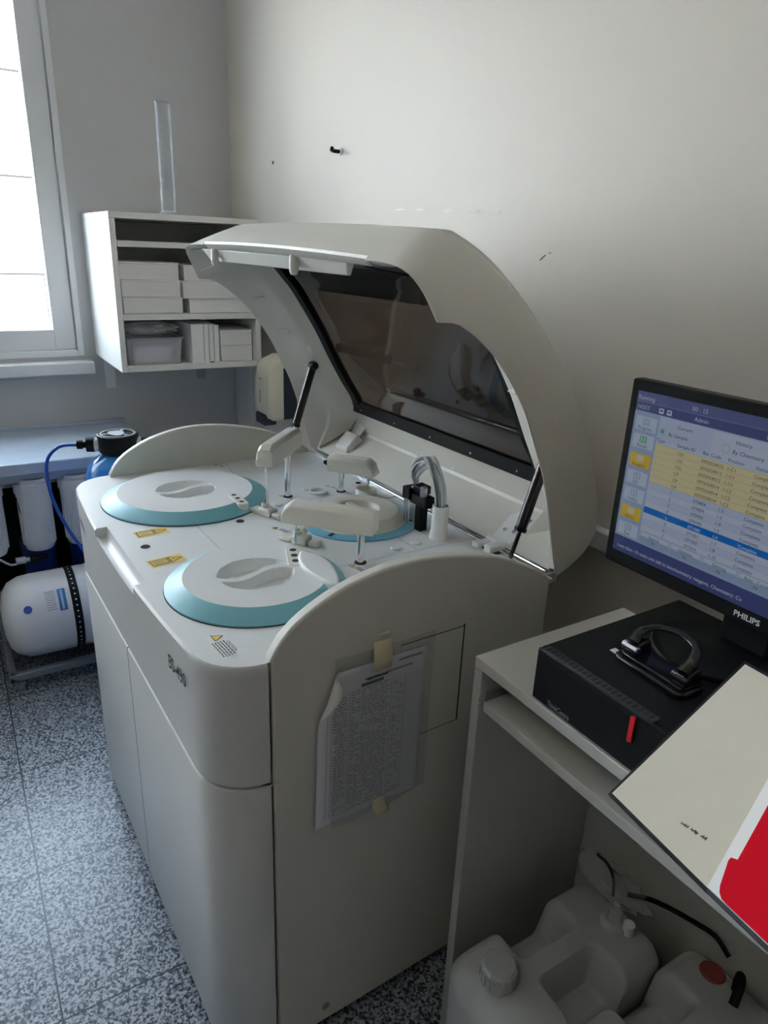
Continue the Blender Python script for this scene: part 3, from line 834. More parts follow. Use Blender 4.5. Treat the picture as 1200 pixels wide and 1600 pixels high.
# white strip under the front edge with two rubber bumpers
MB().hexa([(-.880, .349, 1.378), (-.245, .349, 1.376), (-.245, .356, 1.376), (-.880, .356, 1.378), (-.900, .334, 1.404), (-.225, .334, 1.400), (-.225, .352, 1.400), (-.900, .352, 1.404)]).build('front_strip', M['casing'], HD, bevel=0.002)
for x in (-.81, -.41):
    MB().lathe([(0, -0.020), (0.006, -0.0185), (0.0085, -0.013), (0.0085, 0.012), (0.006, 0.0165), (0, 0.018)], (x, .333, 1.388), n=18).build('bumper', M['casing'], HD)
# gas struts
for x, nm in ((-.045, 1), (XL+.090, 0)):
    st = empty('gas_strut', (x, .655, 1.100) if nm else (x, .626, 1.118)); st.parent = AN
    d_ = Vector((0, -.080, -.240)) if nm else Vector((0, -.086, -.258)); L = d_.length
    MB().tube([(0, 0, 0), tuple(d_*0.62)], 0.0105, 18).build('cylinder', M['black_gloss'], st)
    MB().tube([tuple(d_*0.60), tuple(d_*0.63)], 0.0115, 18).build('collar', M['black'], st)
    MB().tube([tuple(d_*0.62), tuple(d_*0.985)], 0.0042, 12).build('rod', M['black_gloss'] if nm else M['chrome'], st)
    MB().lathe([(0, -0.014), (0.010, -0.012), (0.0125, 0), (0.010, 0.012), (0, 0.014)], (0, 0, 0), n=18, axis='x').build('ball_joint', M['black'], st)
    MB().box(-0.010, 0.010, -0.010+d_.y, 0.010+d_.y, d_.z-0.004, d_.z+0.012).build('strut_foot', M['casing'], st, bevel=0.003)
# hinge between deck and pan on the right, latch box on the left
hg = empty('hinge', (-0.165, .655, ZD)); hg.parent = AN
f = frame((0, 0.025, 0.006), (1, 0, 0), Vector((0, 0.096, 0.057)))
pl = MB().prism([(-0.030, 0.0), (0.020, 0.0), (0.030, 0.085), (-0.020, 0.098), (-0.042, 0.070)], 'z', 0.001, 0.004)
MB().add(pl, f).build('hinge_plate', M['pvc'], hg, bevel=0.0008)
for sx, sy in ((-0.018, 0.030), (0.004, 0.034), (-0.010, 0.078), (0.012, 0.074)):
    MB().add(MB().lathe([(0.005, 0.004), (0.0045, 0.0065), (0.002, 0.0065), (0.002, 0.005), (0, 0.005)], (sx, sy, 0), n=14), f).build('hinge_screw', M['chrome'], hg)
MB().lathe([(0.008, -0.030), (0.008, 0.024)], (0, 0.014, 0.010), n=18, axis='x').box(-0.030, -0.012, -0.030, 0.016, 0, 0.012).box(0.002, 0.022, -0.026, 0.016, 0, 0.016).build('hinge_knuckle', M['pvc'], hg, bevel=0.002)
MB().box(-0.036, 0.030, -0.018, 0.006, 0.0006, 0.003).build('hinge_recess', M['dark'], hg, smooth=0)
f = frame((-0.865, .700, .8785), (1, 0, 0), Vector((0, 0.096, 0.057)))
bx = MB().hexa([(-0.035, 0, 0), (0.035, 0, 0), (0.035, 0.06, 0), (-0.035, 0.06, 0), (-0.030, 0.006, 0.012), (0.030, 0.006, 0.012), (0.030, 0.056, 0.026), (-0.030, 0.056, 0.026)])
lb = MB().add(bx, f).build('latch_box', M['casing'], HD, bevel=0.003)

# ================================================================== printed sheet in a plastic sleeve on the analyzer's side
sx = 0.0022
PS = empty('paper_sheet', (sx, 0.262, 0.52)); PS.rotation_euler = (0, 0, AM)
tag(PS, 'printed table sheet in a plastic sleeve taped to the right side of the analyzer', 'paper')
def sheet_pt(u, v):
    """u across 0..1, v up 0..1, a slight wave so that the sheet stands off the panel"""
    y = 0.160+0.205*u+0.004*v - 0.262; z = 0.521+0.292*v - 0.52 - 0.004*u
    x = 0.002+0.0035*math.sin(PI*u*1.4+0.4)*(0.4+0.6*math.sin(PI*v)) + 0.010*max(0, 0.16-u)*max(0, 1-abs(v-0.86)*5)*6
    return Vector((x, y, z))
cut = lambda v: max(0.0, (v-0.74)*0.62) if v < 0.98 else 0.16
MB().grid([[sheet_pt(cut(j/30)+(1-cut(j/30))*i/20, j/30) for j in range(31)] for i in range(21)]).build('sheet', M['paper'], PS, smooth=60, normals=False, solid=0.0003)
# folded-over corner
cf = MB().grid([[sheet_pt(cut(v)+0.0, v)+Vector((0.0015+0.010*math.sin(PI*t)*math.sin(PI*(v-0.74)/0.24), 0.022*t*math.sin(PI*min(1, max(0, (v-0.74)/0.24))), 0)) for t in (0, 0.35, 0.7, 1)] for v in [0.74+0.024*k for k in range(11)]])
cf.build('folded_corner', M['page'], PS, smooth=60, normals=False)
pr = MB(); gm = MB(); rr = random.Random(5)
def on(u0, u1, v0, v1, mb, n=1):
    e = Vector((0.0008, 0, 0))
    for k in range(n):
        a = u0+(u1-u0)*k/n; b = u0+(u1-u0)*(k+1)/n
        mb.poly([sheet_pt(a, v0)+e, sheet_pt(b, v0)+e, sheet_pt(b, v1)+e, sheet_pt(a, v1)+e])
for u in (0.075, 0.115, 0.27, 0.66, 0.80):
    for k in range(16): on(u, u+0.004, 0.05+0.82*k/16*(0.86 if u < 0.2 else 1), 0.05+0.82*(k+1)/16*(0.86 if u < 0.2 else 1), gm)
for i in range(44):
    v = 0.06+0.805*i/44
    lo = 0.08 if v < 0.74 else 0.17
    on(lo, 0.97, v, v+0.0016, gm, 8)
    for a, b in ((0.125, 0.25), (0.285, 0.64), (0.68, 0.79)):
        if a < cut(v)+0.04: continue
        x = a
        while x < b-0.02:
            l = rr.uniform(0.015, 0.05)
            if rr.random() < (0.85 if a < 0.5 else 0.5): on(x, min(b, x+l), v+0.006, v+0.012, pr)
            x += l+0.012
on(0.40, 0.86, 0.905, 0.918, pr, 6); on(0.72, 0.95, 0.955, 0.970, pr, 4)
gm.build('table_lines', M['ink_soft'], PS, smooth=0, normals=False); pr.build('table_print', M['ink_soft'], PS, smooth=0, normals=False)
g2 = MB(); on(0.37, 0.58, 0.868, 0.890, g2, 4); g2.build('green_heading', M['ink_green'], PS, smooth=0, normals=False)
tk = MB(); on(0.42, 0.62, 0.898, 0.914, tk, 4); tk.build('heading_print', M['ink'], PS, smooth=0, normals=False)
sl_ = []
for i in range(13):
    u = i/12
    sl_.append([sheet_pt(0.13+0.93*u, -0.02+1.115*v)+Vector((0.0028+0.003*abs(math.sin(7*u+3*v)), 0, 0.06*(-0.0+0.6*max(0, u-0.6)*max(0, 0.3-v)*3))) for v in [j/12 for j in range(13)]])
MB().grid(sl_).build('plastic_sleeve', M['sleeve'], PS, smooth=60, normals=False)
tp = MB()
tp.grid([[sheet_pt(u, v)+Vector((0.0062-0.004*max(0, (v-1.05)/0.15), 0, 0)) for u in (0.46, 0.545, 0.63)] for v in (0.955, 1.0, 1.05, 1.13)])
tp.build('tape', M['tape'], PS, smooth=60, normals=False, solid=0.0003)
MB().grid([[sheet_pt(u, v)+Vector((0.0035, 0, 0)) for u in (0.50, 0.60)] for v in (1.155, 1.175)]).build('tape', M['tape'], PS, normals=False, solid=0.0003)
MB().grid([[sheet_pt(u+(0.03 if v < 0 else 0), v)+Vector((0.0065+0.05*max(0, -v), 0, 0)) for u in (0.52, 0.59, 0.66)] for v in (0.065, 0.03, 0.0, -0.03, -0.055)]).build('tape', M['tape'], PS, smooth=60, normals=False, solid=0.0003)

# ================================================================== wall shelf and what stands in it
SX, SY0, SY1, SZ0, SZ1 = -1.73, 0.278, 0.790, 0.983, 1.499      # front plane, ends, bottom, top
T = 0.019
WS = empty('wall_shelf', (XW, (SY0+SY1)/2, SZ0)); tag(WS, 'white open box shelf unit on brackets on the grey wall beside the window', 'shelf')
def loc(mb, root):
    o = root.location
    mb.v = [(x-o.x, y-o.y, z-o.z) for x, y, z in mb.v]; return mb
loc(MB().box(XW, SX, SY0, SY1, SZ1-T, SZ1), WS).build('top_board', M['shelf'], WS, bevel=0.001)
loc(MB().box(XW, SX, SY0, SY0+T, SZ0, SZ1-T-0.0008), WS).build('side_board', M['shelf'], WS, bevel=0.001)
loc(MB().box(XW, SX, SY1-T, SY1, SZ0, SZ1-T-0.0008), WS).build('side_board', M['shelf'], WS, bevel=0.001)
loc(MB().box(XW, SX, SY0+T, SY1-T, SZ0, SZ0+T), WS).build('bottom_board', M['shelf'], WS, bevel=0.001)
loc(MB().box(XW, SX-0.002, SY0+T, SY1-T, 1.158, 1.178), WS).build('shelf_board', M['shelf'], WS, bevel=0.001)
loc(MB().box(XW+0.02, SX-0.010, SY0+T+0.004, SY1-T-0.004, 1.393, 1.412), WS).build('shelf_board', M['shelf'], WS, bevel=0.001)
loc(MB().box(XW, XW+0.004, SY0+T, SY1-T, SZ0+T, SZ1-T), WS).build('back_board', M['shelf'], WS, smooth=0)
for y in (0.325, 0.700):
    b = MB().box(XW, XW+0.006, y-0.019, y+0.019, 0.845 if y < 0.5 else 0.862, SZ0).box(XW, XW+0.25, y-0.014, y+0.014, SZ0-0.006, SZ0)
    loc(b, WS).build('bracket', M['pvc'] if y < 0.5 else M['steel'], WS, bevel=0.001)
def carton(y0, y1, z0, z1, dx=0.0, depth=0.24, label='', group=None, m='carton'):
    x1 = SX-0.012-dx
    r = empty('carton', (x1-depth/2, (y0+y1)/2, z0)); tag(r, label, 'box', group)
    hh = z1-z0; hw = (y1-y0)/2
    MB().box(-depth/2, depth/2, -hw+0.001, hw-0.001, 0, hh*0.9).build('box_body', M[m], r, bevel=0.0015)
    MB().box(-depth/2-0.001, depth/2+0.001, -hw, hw, hh*0.88, hh).build('box_lid', M[m], r, bevel=0.0015)
    return r
gl_ = 'flat white cartons on the middle shelf'
carton(0.304, 0.508, 1.179, 1.2335, 0.006, label='flat white carton at the bottom of the left stack on the middle shelf', group=gl_)
carton(0.301, 0.501, 1.234, 1.2895, 0.002, label='flat white carton in the middle of the left stack, between two others', group=gl_)
carton(0.298, 0.499, 1.290, 1.3465, 0.004, label='flat white carton on top of the left stack on the middle shelf', group=gl_)
carton(0.530, 0.765, 1.179, 1.2285, 0.004, label='flat white carton at the bottom of the right stack beside the raised hood', group=gl_)
carton(0.508, 0.715, 1.229, 1.2860, 0.000, label='flat white carton second from the bottom in the right stack', group=gl_)
carton(0.520, 0.720, 1.2865, 1.340, 0.02, label='white carton topmost of the right stack, mostly behind the hood tip', group=gl_)
carton(0.640, 0.764, 1.003, 1.060, 0.012, label='small white carton standing lowest in the right corner of the bottom shelf', group='small cartons in the lower right corner')
carton(0.638, 0.762, 1.061, 1.116, 0.010, label='small white carton lying on the other in the right corner of the bottom shelf', group='small cartons in the lower right corner')
for k, (y0, y1, h_, dx, lb_) in enumerate(((0.528, 0.573, 1.140, 0.0, 'widest upright white box, next to the clear tub on the bottom shelf'),
                                           (0.5745, 0.592, 1.140, 0.002, 'thin upright white folder box, second in the row on the bottom shelf'),
                                           (0.5935, 0.610, 1.139, 0.001, 'thin upright white folder box, third in the row on the bottom shelf'),
                                           (0.612, 0.632, 1.136, 0.004, 'upright white folder box next to the two small stacked cartons'))):
    x1 = SX-0.012-dx
    r = empty('file_box', (x1-0.12, (y0+y1)/2, SZ0+T)); tag(r, lb_, 'file box', 'upright white boxes on the bottom shelf')
    hw = (y1-y0)/2; hh = h_-SZ0-T
    MB().box(-0.12, 0.12, -hw, hw, 0, hh).build('box_body', M['carton2'], r, bevel=0.0015)
    MB().box(0.1195, 0.1208, -hw+0.001, -hw+0.0018, 0.01, hh-0.004).build('spine_fold', M['grey_text'], r, smooth=0)
    if k == 2: MB().box(0.1195, 0.121, -hw+0.002, hw-0.002, 0.0, 0.004).build('label_strip', M['ink'], r, smooth=0)
# clear tub with plastic bags
tb = empty('plastic_tub', (SX-0.10, 0.405, SZ0+T)); tag(tb, 'milky clear plastic tub at the left of the bottom shelf', 'tub')
rows = [[(x, y, z) for x, y in rrect(-0.075-0.008*t, 0.075+0.008*t, -0.095-0.008*t, 0.088+0.008*t, 0.02)] for z, t in ((0.0, 0), (0.002, 0.1), (0.088, 1.0), (0.090, 1.5), (0.094, 1.5))]
t_ = MB().grid(rows, cv=True); t_.poly(rows[0][::-1]); t_.build('tub_wall', M['tub'], tb, smooth=40, normals=False)
MB().prism(rrect(-0.06, 0.06, -0.07, 0.065, 0.02), 'z', 0.003, 0.06).build('tub_contents', noisy(mat('packed_bags', (0.75, 0.75, 0.79), 0.5), 45, 0.25, 0.4), tb, bevel=0.01)
bgm = MB(); rr = random.Random(11); rows = []
for i in range(13):
    row = []
    for k in range(26):
        a = 2*PI*k/26; ph = PI*i/12
        r = math.sin(ph); q = 1+0.16*rr.uniform(-1, 1)
        row.append((0.070*r*math.cos(a)*q, 0.100*r*math.sin(a)*q, 0.036*(1-math.cos(ph))*0.5*1.25*(1+0.12*rr.uniform(-1, 1))))
    rows.append(row)
bgo = bgm.grid(rows, cv=True).build('plastic_bag', M['bag'], smooth=20, normals=False)
bgo.location = (SX-0.10, 0.402, SZ0+T+0.0945); tag(bgo, 'crumpled clear plastic bag heaped on the milky tub', 'bag')
pm = MB()
for i in range(4): pm.box(0.0, 0.0008, -0.012+0.008*i, -0.007+0.008*i, 0.0, 0.004)
pmo = pm.build('bag_print', M['ink'], bgo, smooth=0); pmo.location = (0.073, 0.055, 0.018)
# measuring cylinder on top
cy = empty('measuring_cylinder', (-1.90, 0.522, SZ1)); tag(cy, 'tall clear measuring cylinder standing on the white wall shelf', 'measuring cylinder')
MB().lathe([(0.038, 0), (0.038, 0.006), (0.030, 0.011), (0.026, 0.014)], n=8, caps=True).build('base', M['cyl_glass'], cy, smooth=20)
MB().lathe([(0.0255, 0.012), (0.0255, 0.352), (0.0275, 0.356), (0.0265, 0.357), (0.0240, 0.352), (0.0240, 0.016), (0, 0.016)], n=36, caps=False).build('tube', M['cyl_glass'], cy)
gd_ = MB()
for k in range(24):
    a = (-0.95, -0.70) if k % 2 else (-0.95, -0.45)
    z_ = 0.035+0.0122*k
    gd_.grid([[(0.0257*math.cos(q), 0.0257*math.sin(q), z_), (0.0257*math.cos(q), 0.0257*math.sin(q), z_+0.0009)] for q in [a[0]+(a[1]-a[0])*i/5 for i in range(6)]])
gd_.build('graduations', M['white_text'], cy, smooth=0)

# ================================================================== soap dispenser on the back wall
DS = empty('towel_dispenser', (-1.63, YB-0.013, 0.80)); tag(DS, 'cream and black wall dispenser in the corner behind the raised hood', 'dispenser')
cv = []
for (y, z0_, z1_) in ((-0.105, 0.030, 0.165), (-0.098, 0.010, 0.200), (-0.080, 0.0, 0.222), (-0.045, 0.0, 0.236)):
    cv.append([(x, y, z) for x, z in rrect(-0.062, 0.062, z0_, z1_, 0.02)])
sh_ = MB().grid(cv, cv=True); sh_.poly(cv[0]); sh_.poly(cv[-1][::-1]); sh_.build('cover', M['ivory'], DS, smooth=45, bevel=0.002)
MB().box(-0.062, 0.062, -0.046, 0.013, 0.195, 0.236).build('top_cap', M['ivory'], DS, bevel=0.008, seg=3)
MB().box(-0.058, 0.058, -0.044, 0.0125, 0.004, 0.195).build('dark_base', M['navy'], DS, bevel=0.004)
MB().box(-0.055, 0.030, -0.112, -0.060, -0.020, 0.022).build('push_lever', M['navy'], DS, bevel=0.006)
MB().box(-0.030, -0.004, -0.1065, -0.1045, 0.150, 0.1525).box(-0.022, -0.019, -0.1062, -0.1045, 0.060, 0.110).build('dispenser_print', M['ink_soft'], DS, smooth=0)

# ================================================================== steel table and water treatment under it
TX, TZ, TY1 = -1.715, 0.703, 0.362
ST = empty('steel_table', (TX-0.24, -0.4, 0)); tag(ST, 'blue-grey stainless steel table along the window wall', 'table')
loc(MB().box(XW+0.002, TX, -1.45, TY1, TZ-0.040, TZ), ST).build('table_top', M['steel_top'], ST, bevel=0.004)
loc(MB().box(XW+0.002, XW+0.012, -1.45, TY1, TZ, TZ+0.012), ST).build('upstand', M['steel_top'], ST, bevel=0.002)
loc(MB().box(XW+0.05, TX-0.03, -1.42, TY1-0.03, TZ-0.075, TZ-0.040), ST).build('apron', M['steel'], ST, bevel=0.002)
for x in (XW+0.07, TX-0.05):
    for y in (-1.38, TY1-0.05):
        loc(MB().box(x-0.018, x+0.018, y-0.018, y+0.018, 0, TZ-0.04), ST).build('leg', M['steel'], ST, bevel=0.003)
WF = empty('water_filter_unit', (-1.83, 0.05, 0.62)); tag(WF, 'water filter set with white ribbed housings over blue ones under the steel table', 'water filter')
MB().box(-0.09, -0.06, -0.42, 0.26, -0.05, 0.055).box(-0.06, 0.05, -0.40, 0.25, 0.008, 0.03).build('mounting_bracket', M['steel'], WF, bevel=0.002)
def housing(x, y, z, m, L=0.255):
    pr = [(0.0, -L-0.004), (0.010, -L-0.004), (0.012, -L+0.002), (0.044, -L+0.004), (0.049, -L+0.016), (0.056, -0.042), (0.060, -0.040), (0.060, -0.004), (0.052, 0.0), (0.052, 0.012), (0, 0.012)]
    o = MB().lathe(pr, (x, y, z), n=40).build('filter_housing', M[m], WF, smooth=40)
    rb = MB()
    for k in range(24):
        a = 2*PI*k/24; f = frame((x+0.0525*math.cos(a), y+0.0525*math.sin(a), z-0.145), (math.cos(a), math.sin(a), 0), (-math.sin(a), math.cos(a), 0))
        rb.add(MB().box(-0.0035, 0.0022, -0.0018, 0.0018, -0.085, 0.10), f)
    rb.build('grip_ribs', M[m], o, smooth=0)
for y in (-0.250, -0.098, 0.042): housing(0.05, y, 0.005, 'filter_white')
for y in (-0.100, 0.060): housing(-0.020, y, -0.235, 'filter_blue', 0.30)
MB().box(-0.11, -0.08, -0.42, 0.26, -0.56, -0.05).build('back_plate', M['black'], WF, smooth=0)
MB().tube(catmull([(0.06, -0.150, -0.05), (0.07, -0.14, -0.12), (0.06, -0.10, -0.20), (0.03, -0.115, -0.27)], 20), 0.0045, 8).build('thin_hose', M['black'], WF)
for y in (-0.155, -0.110): MB().lathe([(0.010, -0.03), (0.013, -0.028), (0.013, 0.0), (0.008, 0.004), (0.008, 0.03)], (0.07, y, -0.28), n=14, axis='y').build('fitting', M['filter_white'] if y < -0.13 else M['black'], WF)
MB().tube(catmull([(0.07, -0.16, -0.28), (0.072, -0.20, -0.29), (0.06, -0.26, -0.25), (0.05, -0.30, -0.30)], 14), 0.004, 8).build('thin_hose', M['filter_white'], WF)

# white pressure tank lying on a wheeled frame
CT = empty('tank_cart', (-1.50, -0.03, 0)); tag(CT, 'low grey steel frame on castors under the white tank', 'cart')
cf_ = MB()
CX0, CX1, CY0, CY1, CZ = -0.21, 0.045, -0.188, 0.30, 0.070
for a in ((CX0, CX1, CY0, CY0+0.022), (CX0, CX1, CY1-0.022, CY1), (CX0, CX0+0.022, CY0, CY1), (CX1-0.022, CX1, CY0, CY1)): cf_.box(*a, CZ-0.024, CZ)
cf_.build('frame', M['steel'], CT, bevel=0.002)
MB().box(CX0, CX0+0.02, CY0, CY0+0.02, CZ, 0.33).build('upright', M['steel'], CT, bevel=0.002)
MB().box(CX1-0.02, CX1, CY0, CY0+0.004, CZ, 0.16).build('upright', M['steel'], CT, bevel=0.002)
for x in (CX0+0.03, CX1-0.025):
    for y in (CY0+0.03, CY1-0.03):
        w_ = MB().lathe([(0.0215, -0.009), (0.0225, -0.006), (0.0225, 0.006), (0.0215, 0.009)], (x, y, 0.0225), n=22, axis='y').build('castor', M['wheel'], CT)
        MB().box(x-0.012, x+0.012, y-0.013, y-0.010, 0.018, CZ-0.022).box(x-0.012, x+0.012, y+0.010, y+0.013, 0.018, CZ-0.022).build('castor_fork', M['steel'], w_)
TK = empty('pressure_tank', (-1.585, -0.02, CZ)); tag(TK, 'white water tank lying on the low cart, with a perforated black strap', 'water tank')
R_ = 0.140; xc, zc = 0.0, R_+0.0005
pr = [(0.0, -0.190), (0.05, -0.188), (0.095, -0.178), (0.122, -0.158), (0.137, -0.125), (R_, -0.09), (R_, 0.085), (R_+0.002, 0.088), (R_+0.002, 0.096), (R_, 0.099), (R_, 0.21), (0.137, 0.245), (0.122, 0.278), (0.09, 0.30), (0.0, 0.31)]
tko = MB().lathe(pr, (xc, 0, zc), n=64, axis='y').build('tank_shell', M['tank_white'], TK, smooth=50)
ys0 = 0.030
MB().lathe([(R_+0.0008, ys0-0.013), (R_+0.0030, ys0-0.013), (R_+0.0030, ys0+0.013), (R_+0.0008, ys0+0.013)], (xc, 0, zc), n=64, axis='y', caps=False).build('strap', M['black'], TK)
hh_ = MB()
for k in range(46):
    a = 2*PI*k/46; f = frame((xc+(R_+0.0036)*math.sin(a), ys0, zc+(R_+0.0036)*math.cos(a)), (0, 1, 0), (math.cos(a), 0, -math.sin(a)))
    hh_.add(MB().disc((0, 0, 0), 0.0030, 8), f)
hho = hh_.build('strap_hole', M['tank_white'], TK, smooth=0, normals=False); tag(hho, kind='stuff')
def on_tank(u0, u1, a0, a1, r=0.0012, n=6):
    """patch on the shell: along the axis u, angle a measured from straight up towards the room"""
    return MB().grid([[(xc+(R_+r)*math.sin(a0+(a1-a0)*i/n), u, zc+(R_+r)*math.cos(a0+(a1-a0)*i/n)) for u in (u0, u1)] for i in range(n+1)])
on_tank(-0.022, 0.002, 0.62, 1.15).build('blue_label', M['label_blue'], TK, normals=False)
tp_ = MB()
for i in range(9):
    tp_.add(on_tank(-0.060+0.0012*(i % 3), -0.030, 0.64+i*0.055, 0.655+i*0.055, n=1))
tp_.build('label_print', M['ink_soft'], TK, smooth=0, normals=False)
lt_ = MB()
for i in range(10): lt_.add(on_tank(-0.014, -0.007, 0.66+i*0.047, 0.69+i*0.047, r=0.0020, n=1))
lt_.build('label_letters', M['filter_white'], TK, smooth=0, normals=False)
a_ = 0.98; f = frame((xc+R_*0.993*math.sin(a_), -0.115, zc+R_*0.993*math.cos(a_)), (0, 1, 0), (math.cos(a_), 0, -math.sin(a_)))
MB().add(MB().lathe([(0.0125, -0.004), (0.0125, 0.010), (0.009, 0.013), (0, 0.0135)], n=20), f).build('valve_cap', M['hose_blue'], TK)

# blue resin vessel with its black control head and hose
BV = empty('resin_vessel', (-1.245, 0.150, 0)); tag(BV, 'tall glossy blue pressure vessel with a round black head behind the analyzer corner', 'pressure vessel')
bz = 0.842
pr = [(0.085, 0), (0.100, 0.006), (0.104, 0.03), (0.104, bz-0.105), (0.100, bz-0.075), (0.090, bz-0.045), (0.072, bz-0.020), (0.052, bz-0.006), (0.044, bz)]
MB().lathe(pr, n=56).build('vessel', M['vessel_blue'], BV, smooth=60)
hd = MB().lathe([(0.046, bz-0.004), (0.050, bz), (0.055, bz+0.006), (0.055, bz+0.044), (0.057, bz+0.046), (0.057, bz+0.053), (0.052, bz+0.055), (0.050, bz+0.051), (0, bz+0.051)], n=44).build('head', M['black'], BV, smooth=40)
sp_ = MB().lathe([(0.049, bz+0.0515), (0.049, bz+0.0555), (0.044, bz+0.0555), (0.044, bz+0.0515)], n=44, caps=False)
for a in (0.5, 2.6, 4.7):
    f = frame((0, 0, bz+0.0515), (math.cos(a), math.sin(a), 0), (-math.sin(a), math.cos(a), 0)); sp_.add(MB().box(0, 0.046, -0.004, 0.004, 0, 0.004), f)
sp_.build('head_spokes', M['steel'], hd)
f = frame((0, 0, bz+0.0525), (1, 0, 0), (0, 1, 0)); MB().add(MB().prism([(0.030*math.cos(q)*(1+0.15*math.cos(3*q)), 0.022*math.sin(q)-0.004) for q in [2*PI*k/20 for k in range(20)]], 'z', 0, 0.004), f).build('head_plate', M['steel'], hd)
dv = Vector((-0.35, -0.94, 0)).normalized()
def seg(a, b, r, m, nm, par): return MB().tube([tuple(dv*a+Vector((0, 0, bz+0.022))), tuple(dv*b+Vector((0, 0, bz+0.022)))], r, 18).build(nm, M[m], par)
seg(0.052, 0.066, 0.020, 'filter_white', 'port_ring', BV); seg(0.064, 0.086, 0.021, 'black', 'port_nut', BV); seg(0.084, 0.100, 0.009, 'black', 'hose_grip', BV); seg(0.098, 0.112, 0.0125, 'black', 'hose_nut', BV)
dw = -dv
MB().tube([tuple(dw*0.052+Vector((0, 0, bz+0.022))), tuple(dw*0.064+Vector((0, 0, bz+0.022)))], 0.020, 18).build('port_ring', M['filter_white'], BV)
MB().tube([tuple(dw*0.063+Vector((0, 0, bz+0.022))), tuple(dw*0.09+Vector((0, 0, bz+0.022)))], 0.019, 18).build('port_nut', M['black'], BV)
p0 = dv*0.108+Vector((0, 0, bz+0.022))
MB().tube(catmull([tuple(p0), tuple(p0+Vector((-0.02, -0.05, -0.006))), tuple(p0+Vector((-0.04, -0.085, -0.055))), tuple(p0+Vector((-0.03, -0.085, -0.15))), tuple(p0+Vector((0.0, -0.055, -0.25))), tuple(p0+Vector((0.04, -0.01, -0.34))), tuple(p0+Vector((0.06, 0.03, -0.42)))], 40), 0.0048, 12).build('blue_hose', M['hose_blue'], BV)

# ================================================================== computer desk
DX0, DY0, DY1, DZ = 0.1007, 0.387, 0.722, 0.839
DX1 = 0.95; TD = 0.018
DK = empty('computer_desk', ((DX0+DX1)/2, (DY0+DY1)/2, 0)); tag(DK, 'ivory laminate computer desk with a keyboard shelf, to the right of the analyzer', 'desk')
loc(MB().box(DX0, DX1, DY0, DY1, DZ-TD, DZ), DK).build('desk_top', M['desk'], DK, bevel=0.001)
loc(MB().box(DX0, DX0+TD, DY0, DY1, 0, DZ-TD-0.0005), DK).build('side_panel', M['desk_edge'], DK, bevel=0.001)
loc(MB().box(DX1-TD, DX1, DY0, DY1, 0, DZ-TD-0.0005), DK).build('side_panel', M['desk_edge'], DK, bevel=0.001)
loc(MB().box(DX0+TD, DX1-TD, DY1-0.025, DY1-0.025+TD, 0.02, DZ-TD), DK).build('back_panel', M['desk'], DK, bevel=0.001)
ks = loc(MB().box(DX0+TD+0.004, DX1-TD-0.004, DY0+0.006, DY1-0.07, DZ-0.090, DZ-0.073), DK).build('keyboard_shelf', M['desk'], DK, bevel=0.001)
loc(MB().box(DX0+TD, DX0+TD+0.004, DY0+0.012, DY1-0.08, DZ-0.076, DZ-0.058), DK).build('shelf_runner', M['steel'], DK, bevel=0.0005)
ch = MB()
rr = random.Random(4)
for k in range(7):
    y = DY0-0.0006; z = DZ-0.062+0.006*rr.uniform(-1, 1)-0.004*k
    ch.poly([(DX0+TD+0.0015*rr.random(), y, z), (DX0+TD-0.003*rr.random(), y, z-0.003), (DX0+TD+0.001, y, z-0.006)])
loc(ch, DK).build('edge_chip', M['brown'], DK, smooth=0)

# desktop computer lying on the desk
PX0, PX1, PY0, PY1, PZ0, PZ1 = 0.2236, 0.535, 0.3885, 0.688, DZ+0.0035, 0.921
PC = empty('desktop_computer', ((PX0+PX1)/2, (PY0+PY1)/2, DZ)); tag(PC, 'flat black desktop computer with a red accent bar lying on the ivory desk', 'computer')
loc(MB().box(PX0, PX1, PY0+0.006, PY1, PZ0, PZ1), PC).build('case', M['black'], PC, bevel=0.002)
bz_ = MB().box(PX0, PX1, PY0, PY0+0.006, PZ0, PZ1-0.0006)
bzo = loc(bz_, PC).build('front_bezel', M['black_matte'], PC, bevel=0.0015)
# mesh dimples on the front
def mesh_front():
    m = mat('perforated_black_front', (0.016, 0.016, 0.017), 0.5, spec=0.2)
    n, l, b = nodes(m)
    tc = n.new('ShaderNodeTexCoord'); v = n.new('ShaderNodeTexVoronoi'); v.inputs['Scale'].default_value = 240; v.inputs['Randomness'].default_value = 0.0
    l.new(tc.outputs['Object'], v.inputs['Vector'])
    r = n.new('ShaderNodeValToRGB'); r.color_ramp.elements[0].position = 0.25; r.color_ramp.elements[0].color = (0.001, 0.001, 0.001, 1)
    r.color_ramp.elements[1].position = 0.40; r.color_ramp.elements[1].color = (0.016, 0.016, 0.017, 1)
    l.new(v.outputs['Distance'], r.inputs[0]); l.new(r.outputs[0], b.inputs['Base Color'])
    return m
loc(MB().box(PX0+0.006, PX0+0.232, PY0-0.0006, PY0+0.001, PZ0+0.006, PZ1-0.010), PC).build('front_grille', mesh_front(), PC, smooth=0)
loc(MB().hexa([(0.3840, PY0-0.0032, 0.8790), (0.3905, PY0-0.0032, 0.8810), (0.3905, PY0+0.001, 0.8810), (0.3840, PY0+0.001, 0.8790), (0.3835, PY0-0.0032, 0.9145), (0.3900, PY0-0.0032, 0.9160), (0.3900, PY0+0.001, 0.9160), (0.3835, PY0+0.001, 0.9145)]), PC).build('accent_bar', M['red'], PC, bevel=0.0005)
lg = text_mb('ThinkCentre', 0.0125, sx=0.62)
loc(MB().add(lg, frame((0.2535, PY0-0.0012, 0.8465), (1, 0, 0), (0, 0, 1))), PC).build('case_lettering', M['grey_text'], PC, smooth=0)
